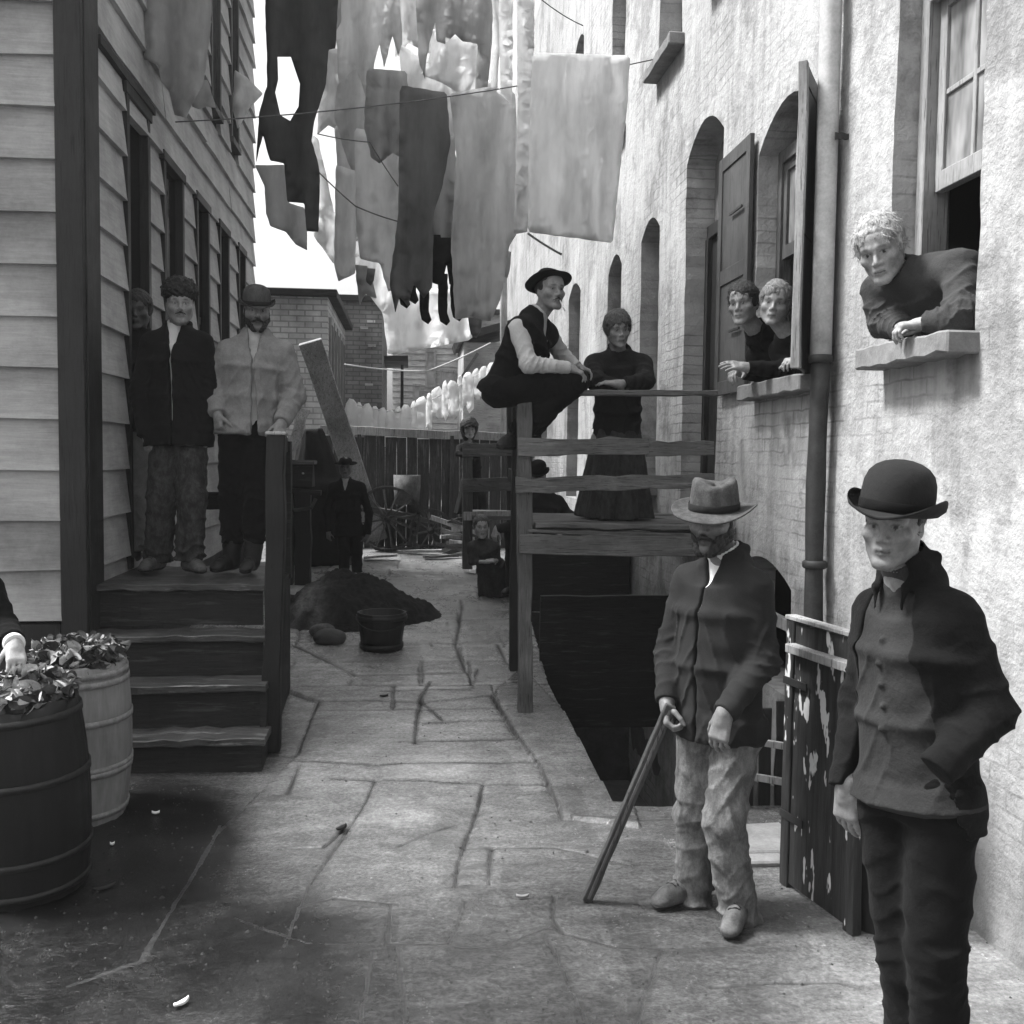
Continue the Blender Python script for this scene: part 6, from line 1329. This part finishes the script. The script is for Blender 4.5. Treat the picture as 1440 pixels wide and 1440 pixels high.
def build_washing():
    C = cloth
    C('cloth', [(178, -60), (300, -60), (296, 40), (286, 120), (276, 135), (262, 166), (246, 162), (238, 128), (226, 112), (222, 92), (206, 84), (186, 86), (176, 20)], 7.2, LIN['mid'], 'grey ragged cloth hanging nearest the clapboard house', 'laundry', .05, 4, 1)
    C('cloth', [(474, 120), (500, 96), (520, 150), (560, 150), (590, 170), (604, 220), (590, 262), (560, 240), (540, 262), (520, 250), (502, 262), (480, 200), (470, 160)], 10.6, LIN['grey'], 'crumpled grey cloth behind the bunched cloth', 'laundry', .05, 6, 21)
    C('sheet', [(432, 182), (448, 196), (470, 300), (500, 320), (506, 360), (470, 372), (440, 330), (448, 262)], 12.0, LIN['pale'], 'pale sheet in the gap right of the dark underwear', 'laundry', .04, 5, 22)
    C('sheet', [(560, 60), (604, 90), (640, 120), (700, 110), (700, 190), (640, 200), (600, 180), (566, 130)], 11.4, LIN['pale'], 'pale rumpled sheet above the dark blanket', 'laundry', .05, 5, 23)
    C('cloth', [(372, -60), (480, -60), (480, 30), (462, 66), (430, 58), (400, 66), (380, 52)], 9.6, LIN['mid'], 'hazy grey cloth over the top of the dark underwear', 'laundry', .05, 5, 24)
    C('skirt', [(596, 200), (640, 190), (644, 330), (624, 344), (604, 330)], 9.5, LIN['mid'], 'grey skirt between the dark blanket and the long grey sheet', 'laundry', .04, 6, 25)
    C('sheet', [(380, -70), (540, -70), (548, 40), (520, 78), (500, 60), (484, 96), (440, 100), (420, 70), (388, 64)], 13.0, LIN['pale'], 'broad pale sheet far behind the dark underwear', 'laundry', .06, 4, 31)
    C('sheet', [(548, -70), (690, -70), (696, 30), (660, 62), (620, 40), (604, 76), (574, 60), (556, 84)], 12.4, LIN['pale'], 'pale sheet far behind the grey jacket', 'laundry', .06, 4, 32)
    C('cloth', [(640, 120), (724, 128), (730, 236), (700, 262), (676, 230), (650, 250)], 10.8, LIN['grey'], 'short grey cloth behind the top of the long grey sheet', 'laundry', .05, 5, 33)
    C('cloth', [(470, 176), (530, 186), (560, 260), (560, 330), (530, 318), (500, 340), (478, 280)], 11.6, LIN['grey'], 'grey cloth glimpsed between the pale towel and the light cloth', 'laundry', .05, 5, 34)
    C('towel', [(452, 60), (476, 70), (478, 186), (462, 176), (446, 190), (450, 120)], 11.8, LIN['grey'], 'grey towel glimpsed right of the dark underwear', 'laundry', .03, 6, 35)
    C('rag', [(500, 384), (520, 380), (530, 420), (514, 414), (506, 430)], 10.2, LIN['mid'], 'torn grey rag at the lower edge of the light cloth', 'laundry', .02, 6, 36)
    C('rag', [(276, 112), (292, 112), (304, 152), (290, 150), (280, 154), (270, 150)], 8.2, LIN['mid'], 'small dark rag hanging just right of the big grey ragged cloth', 'laundry', .01)
    C('rag', [(330, 98), (346, 108), (370, 132), (352, 150), (334, 182), (326, 150)], 10.5, LIN['pale'], 'pale pointed rag fluttering at the corner of the clapboard house', 'laundry', .02)
    C('undergarment', [(372, -50), (478, -50), (472, 68), (462, 70), (458, 120), (442, 170), (438, 198), (446, 224), (450, 250), (448, 326), (431, 325), (428, 286), (404, 284), (400, 230), (380, 226), (370, 190), (360, 230), (364, 160), (376, 120)], 8.8, LIN['deep'], 'dark suit of underwear with a gap of sky between its legs', 'laundry', .04, 5, 3, holes=[[(390, 80), (409, 80), (422, 118), (420, 150), (408, 170), (394, 162), (387, 130), (391, 112)]])
    C('shirt', [(358, 232), (402, 232), (406, 285), (428, 292), (432, 328), (432, 352), (416, 344), (402, 326), (380, 318), (374, 300), (372, 262)], 9.3, LIN['grey'], 'light grey shirt tail hanging behind the dark underwear', 'laundry', .03, 6, 2)
    C('cloth', [(446, -50), (560, -50), (566, 60), (560, 80), (552, 50), (540, 96), (534, 62), (526, 90), (518, 200), (506, 222), (494, 196), (486, 186), (478, 190), (474, 60), (460, 40)], 11.0, LIN['grey'], 'wide pale grey cloth with a jagged lower edge near the top of the alley', 'laundry', .05, 5, 4)
    C('towel', [(472, 232), (500, 240), (500, 384), (476, 396), (470, 372)], 9.6, LIN['pale'], 'narrow pale towel hanging left of the dark blanket', 'laundry', .025, 6, 5)
    C('cloth', [(498, 180), (566, 190), (564, 402), (546, 410), (534, 370), (506, 364), (500, 300)], 9.9, LIN['pale'], 'light cloth between the narrow towel and the dark blanket', 'laundry', .035, 6, 6)
    C('cloth', [(516, 96), (572, 100), (578, 200), (568, 224), (552, 215), (534, 230), (522, 222), (512, 180)], 9.2, LIN['mid'], 'bunched grey cloth pegged above the light cloth', 'laundry', .05, 8, 7)
    C('blanket', [(562, 120), (628, 130), (634, 200), (622, 262), (610, 300), (608, 404), (596, 420), (582, 400), (574, 432), (562, 418), (556, 440), (548, 400), (560, 300)], 8.6, LIN['dark'], 'long dark blanket in the middle of the washing', 'laundry', .05, 5, 8)
    C('sheet', [(632, 132), (690, 122), (724, 150), (726, 330), (716, 346), (704, 420), (690, 452), (664, 446), (640, 450), (634, 340), (642, 220)], 8.3, LIN['grey'], 'long grey sheet hanging just right of the dark blanket', 'laundry', .055, 5, 9)
    C('stocking', [(606, 330), (620, 330), (618, 380), (612, 398), (603, 396), (604, 362)], 9.4, LIN['black'], 'upper leftmost of the black stockings under the blanket', 'laundry', .01, group='black stockings on the line')
    for i, (x, y0, y1, lb) in enumerate(((566, 392, 434, 'shortest black stocking, at the left end of the row'), (578, 385, 428, 'black stocking second from the left end of the row'), (596, 390, 456, 'longest black stocking with its toe pointing left'), (622, 385, 458, 'black stocking hanging right of the longest one'), (640, 400, 452, 'black stocking at the right end of the row'))):
        C('stocking', [(x - 7, y0), (x + 8, y0), (x + 7, y1 - 18), (x + 11, y1 - 6), (x + 6, y1), (x - 3, y1 - 6), (x - 6, y1 - 20)], 9.5 + .05 * i, LIN['black'], lb, 'laundry', .012, seed=i, group='black stockings on the line')
    C('trousers', [(606, 332), (644, 336), (642, 402), (632, 400), (628, 372), (622, 402), (608, 398)], 9.0, LIN['black'], 'small black trousers hanging over the row of stockings', 'laundry', .015, 8)
    C('jacket', [(582, -50), (694, -50), (692, 60), (688, 100), (684, 140), (668, 132), (672, 62), (650, 58), (640, 48), (626, 62), (614, 58), (612, 30), (600, 80), (598, 112), (590, 90), (586, 30)], 9.7, LIN['mid'], 'grey jacket with two dangling sleeves at the top of the picture', 'laundry', .04, 6, 10)
    C('shirt', [(604, 40), (640, 46), (676, 60), (678, 100), (668, 128), (650, 134), (620, 116), (592, 104), (604, 80)], 10.4, LIN['white'], 'bright white shirt hanging behind the grey jacket sleeves', 'laundry', .03, 6, 11)
    C('sheet', [(748, 74), (886, 78), (882, 150), (872, 240), (862, 342), (800, 334), (742, 326), (744, 200)], 6.9, LIN['pale'], 'large pale bed sheet hanging square in front of the brick wall', 'laundry', .030, 2.2, 12, tilt=.02)
    C('towel', [(726, -50), (752, -50), (750, 120), (742, 326), (722, 330), (728, 160)], 7.6, LIN['white'], 'long white towel folded narrow at the left edge of the bed sheet', 'laundry', .03, 14, 13)
    C('towel', [(700, -50), (722, -50), (720, 150), (714, 158), (704, 150)], 8.9, LIN['white'], 'narrow white strip of cloth left of the long folded towel', 'laundry', .02, 14, 14)
    C('towel', [(688, -50), (700, -50), (704, 60), (698, 134), (690, 126), (694, 40)], 9.1, LIN['pale'], 'thin pale strip of cloth right of the grey jacket', 'laundry', .02, 14, 15)
    C('sheet', [(470, 300), (520, 310), (548, 400), (662, 410), (664, 478), (546, 500), (538, 440), (520, 416)], 15.2, LIN['white'], 'large white sheet low over the far yard', 'laundry', .06, 4, 16)
    for i, (x, y, w, l, mt, lb) in enumerate(((508, 372, 9, 30, 'mid', 'small rag hanging left below the light cloth'), (520, 376, 8, 26, 'dark', 'dark scrap of cloth under the light cloth'), (699, 345, 12, 36, 'dark', 'dark knotted rag under the long folded towel'), (712, 352, 7, 40, 'mid', 'narrow grey rag beside the washing pole'), (668, 446, 10, 30, 'dark', 'dark rag at the lower right corner of the grey sheet'))):
        C('rag', [(x - w, y), (x + w, y + 2), (x + w * .7, y + l * .7), (x + w * .2, y + l), (x - w * .6, y + l * .8)], 9.4 + .2 * i, LIN[mt], lb, 'laundry', .02, seed=i)
    # white row above the fence
    xs = np.linspace(494, 702, 20); nm = ['napkin', 'shirt', 'towel']
    for i, x in enumerate(xs):
        t = (x - 494) / 206; y = RNG.normal(0, 1.5) + 564 + 12 * math.sin(min(1, t * 1.6) * math.pi) - 88 * max(0, t - .28) ** 1.25; l = (34 if t < .2 else 52 if t < .72 else 50) + RNG.normal(0, 8); w = 206 / 19 * (.66 + .26 * math.sin(i * 2.9 + 1)); g = RNG.normal(0, 1.6, 8)
        top = [(x - w * .95, y + 13 + g[6]), (x - w * .75, y + 4), (x - w * .3, y - 1 + g[0] * .6), (x + w * .35, y - 2 + g[7] * .6), (x + w * .8, y + 4), (x + w * .98, y + 12 + g[1])]
        bot = [(x + w * 1.02, y + l * .6), (x + w * (.9 + .05 * g[5]), y + l + g[2]), (x + w * .2, y + l + 3 + g[3] * 2), (x - w * .4, y + l - 4 + g[5]), (x - w * 1.0, y + l - 2 + g[4] * 2)]
        C(nm[i % 3], top + bot, 14.3 + .12 * math.sin(i * 2.4), LIN['white'], 'small white piece of washing pegged in the sagging row above the fence', 'laundry', .02, 9, i, st=5, group='white row of washing above the fence')
    # lines
    def line(pts, mt, lb, r=.005):
        p = [np.array(q) for q in pts]; out = []
        for a, b in zip(p[:-1], p[1:]):
            L = np.linalg.norm(b - a)
            for k in range(9): t = k / 8; out.append(a + (b - a) * t - A(0, 0, .022 * L * 4 * t * (1 - t)))
        m = MB(); m.tube(out, r, 6); tag(m.build('clothes_line', mt), lb, 'clothes line', 'clothes lines')
    line([(-1.83, 8.0, P(420, 180, 8)[2]), (2.1, 8.3, P(760, 70, 8.3)[2])], ROPE, 'dark clothes line stretched across just above the large pale bed sheet')
    line([P(425, 218, 9.1), P(500, 290, 9.1), P(562, 312, 9.1)], ROPE, 'slack dark cord drooping from the underwear to the dark blanket', .006)
    line([P(446, 188, 9), P(520, 200, 9.1), P(560, 262, 9.2)], ROPE, 'thin dark cord crossing in front of the light cloth', .005)
    line([P(484, 512, 13.8), P(600, 522, 13.8), P(690, 482, 13.8)], ROPE_W, 'white rope sagging behind the man perched on the railing', .010)
    line([P(488, 566, 14.35), P(560, 580, 14.35), P(620, 556, 14.35), P(704, 505, 14.35)], ROPE_W, 'rope carrying the white row of washing above the fence', .008)
    line([(-1.83, 9.0, 7.1), (2.1, 9.3, 7.0)], ROPE, 'high dark clothes line crossing above the top of the washing')
    line([P(742, 328, 6.95), P(790, 358, 6.95)], ROPE, 'short dark stick-like cord under the pale bed sheet', .008)
    line([P(750, -10, 7.4), P(790, 20, 7.4), P(820, 36, 7.4)], ROPE, 'short dark cord looping above the pale bed sheet', .004)
# ------------------------------------------------------------------ light
def build_light(sun=1.5, sky=.055, el=56, az=-78, exp=2.45, ang=12, haze=.0014):
    """az: where the light comes from, degrees clockwise from +Y (the far end of the alley)"""
    w = bpy.data.worlds.new('World'); scn.world = w; w.use_nodes = True; t = w.node_tree; bg = t.nodes['Background']
    s = t.nodes.new('ShaderNodeTexSky'); s.sky_type = 'NISHITA'; s.sun_disc = False; s.sun_elevation = R_(el); s.sun_rotation = R_(az); s.dust_density = 6; s.air_density = 2.0
    bw = t.nodes.new('ShaderNodeRGBToBW'); t.links.new(s.outputs[0], bw.inputs[0]); t.links.new(bw.outputs[0], bg.inputs[0]); bg.inputs[1].default_value = sky
    l = bpy.data.lights.new('sun', 'SUN'); l.energy = sun; l.angle = R_(ang); o = bpy.data.objects.new('sun', l); COL.objects.link(o)
    a, e = R_(az), R_(el); d = A(math.sin(a) * math.cos(e), math.cos(a) * math.cos(e), math.sin(e)); o.rotation_euler = Vector(-d).to_track_quat('-Z', 'Y').to_euler(); o.location = tuple(d * 30)
    scn.view_settings.view_transform = 'Standard'; scn.view_settings.look = 'None'; scn.view_settings.exposure = exp; scn.view_settings.gamma = 1
    if haze:
        m = MB(); m.box((-45, -35, -2.6), (45, 65, 10.5)); v = bpy.data.materials.new('haze'); v.use_nodes = True; n = v.node_tree; n.nodes.clear(); q = n.nodes.new('ShaderNodeVolumePrincipled'); q.inputs['Color'].default_value = (1, 1, 1, 1); q.inputs['Density'].default_value = haze; q.inputs['Anisotropy'].default_value = .2
        n.links.new(q.outputs[0], n.nodes.new('ShaderNodeOutputMaterial').inputs['Volume']); tag(m.build('haze', v), 'thin pale haze hanging in the whole alley', kind='stuff')
    scn.cycles.max_bounces = 8; scn.cycles.diffuse_bounces = 4; scn.cycles.use_denoising = True
build_ground(); build_left_house(); build_tenement(); build_balcony(); build_back_steps(); build_props(); build_back(); build_washing()
for f_ in (man_derby, man_cane, man_sitting, woman_rail, boy_window, child_window, woman_window, man_coat, man_denim, man_doorway, boy_far, child_curly, girl_seated, boy_steps, man_edge): f_()
build_light()
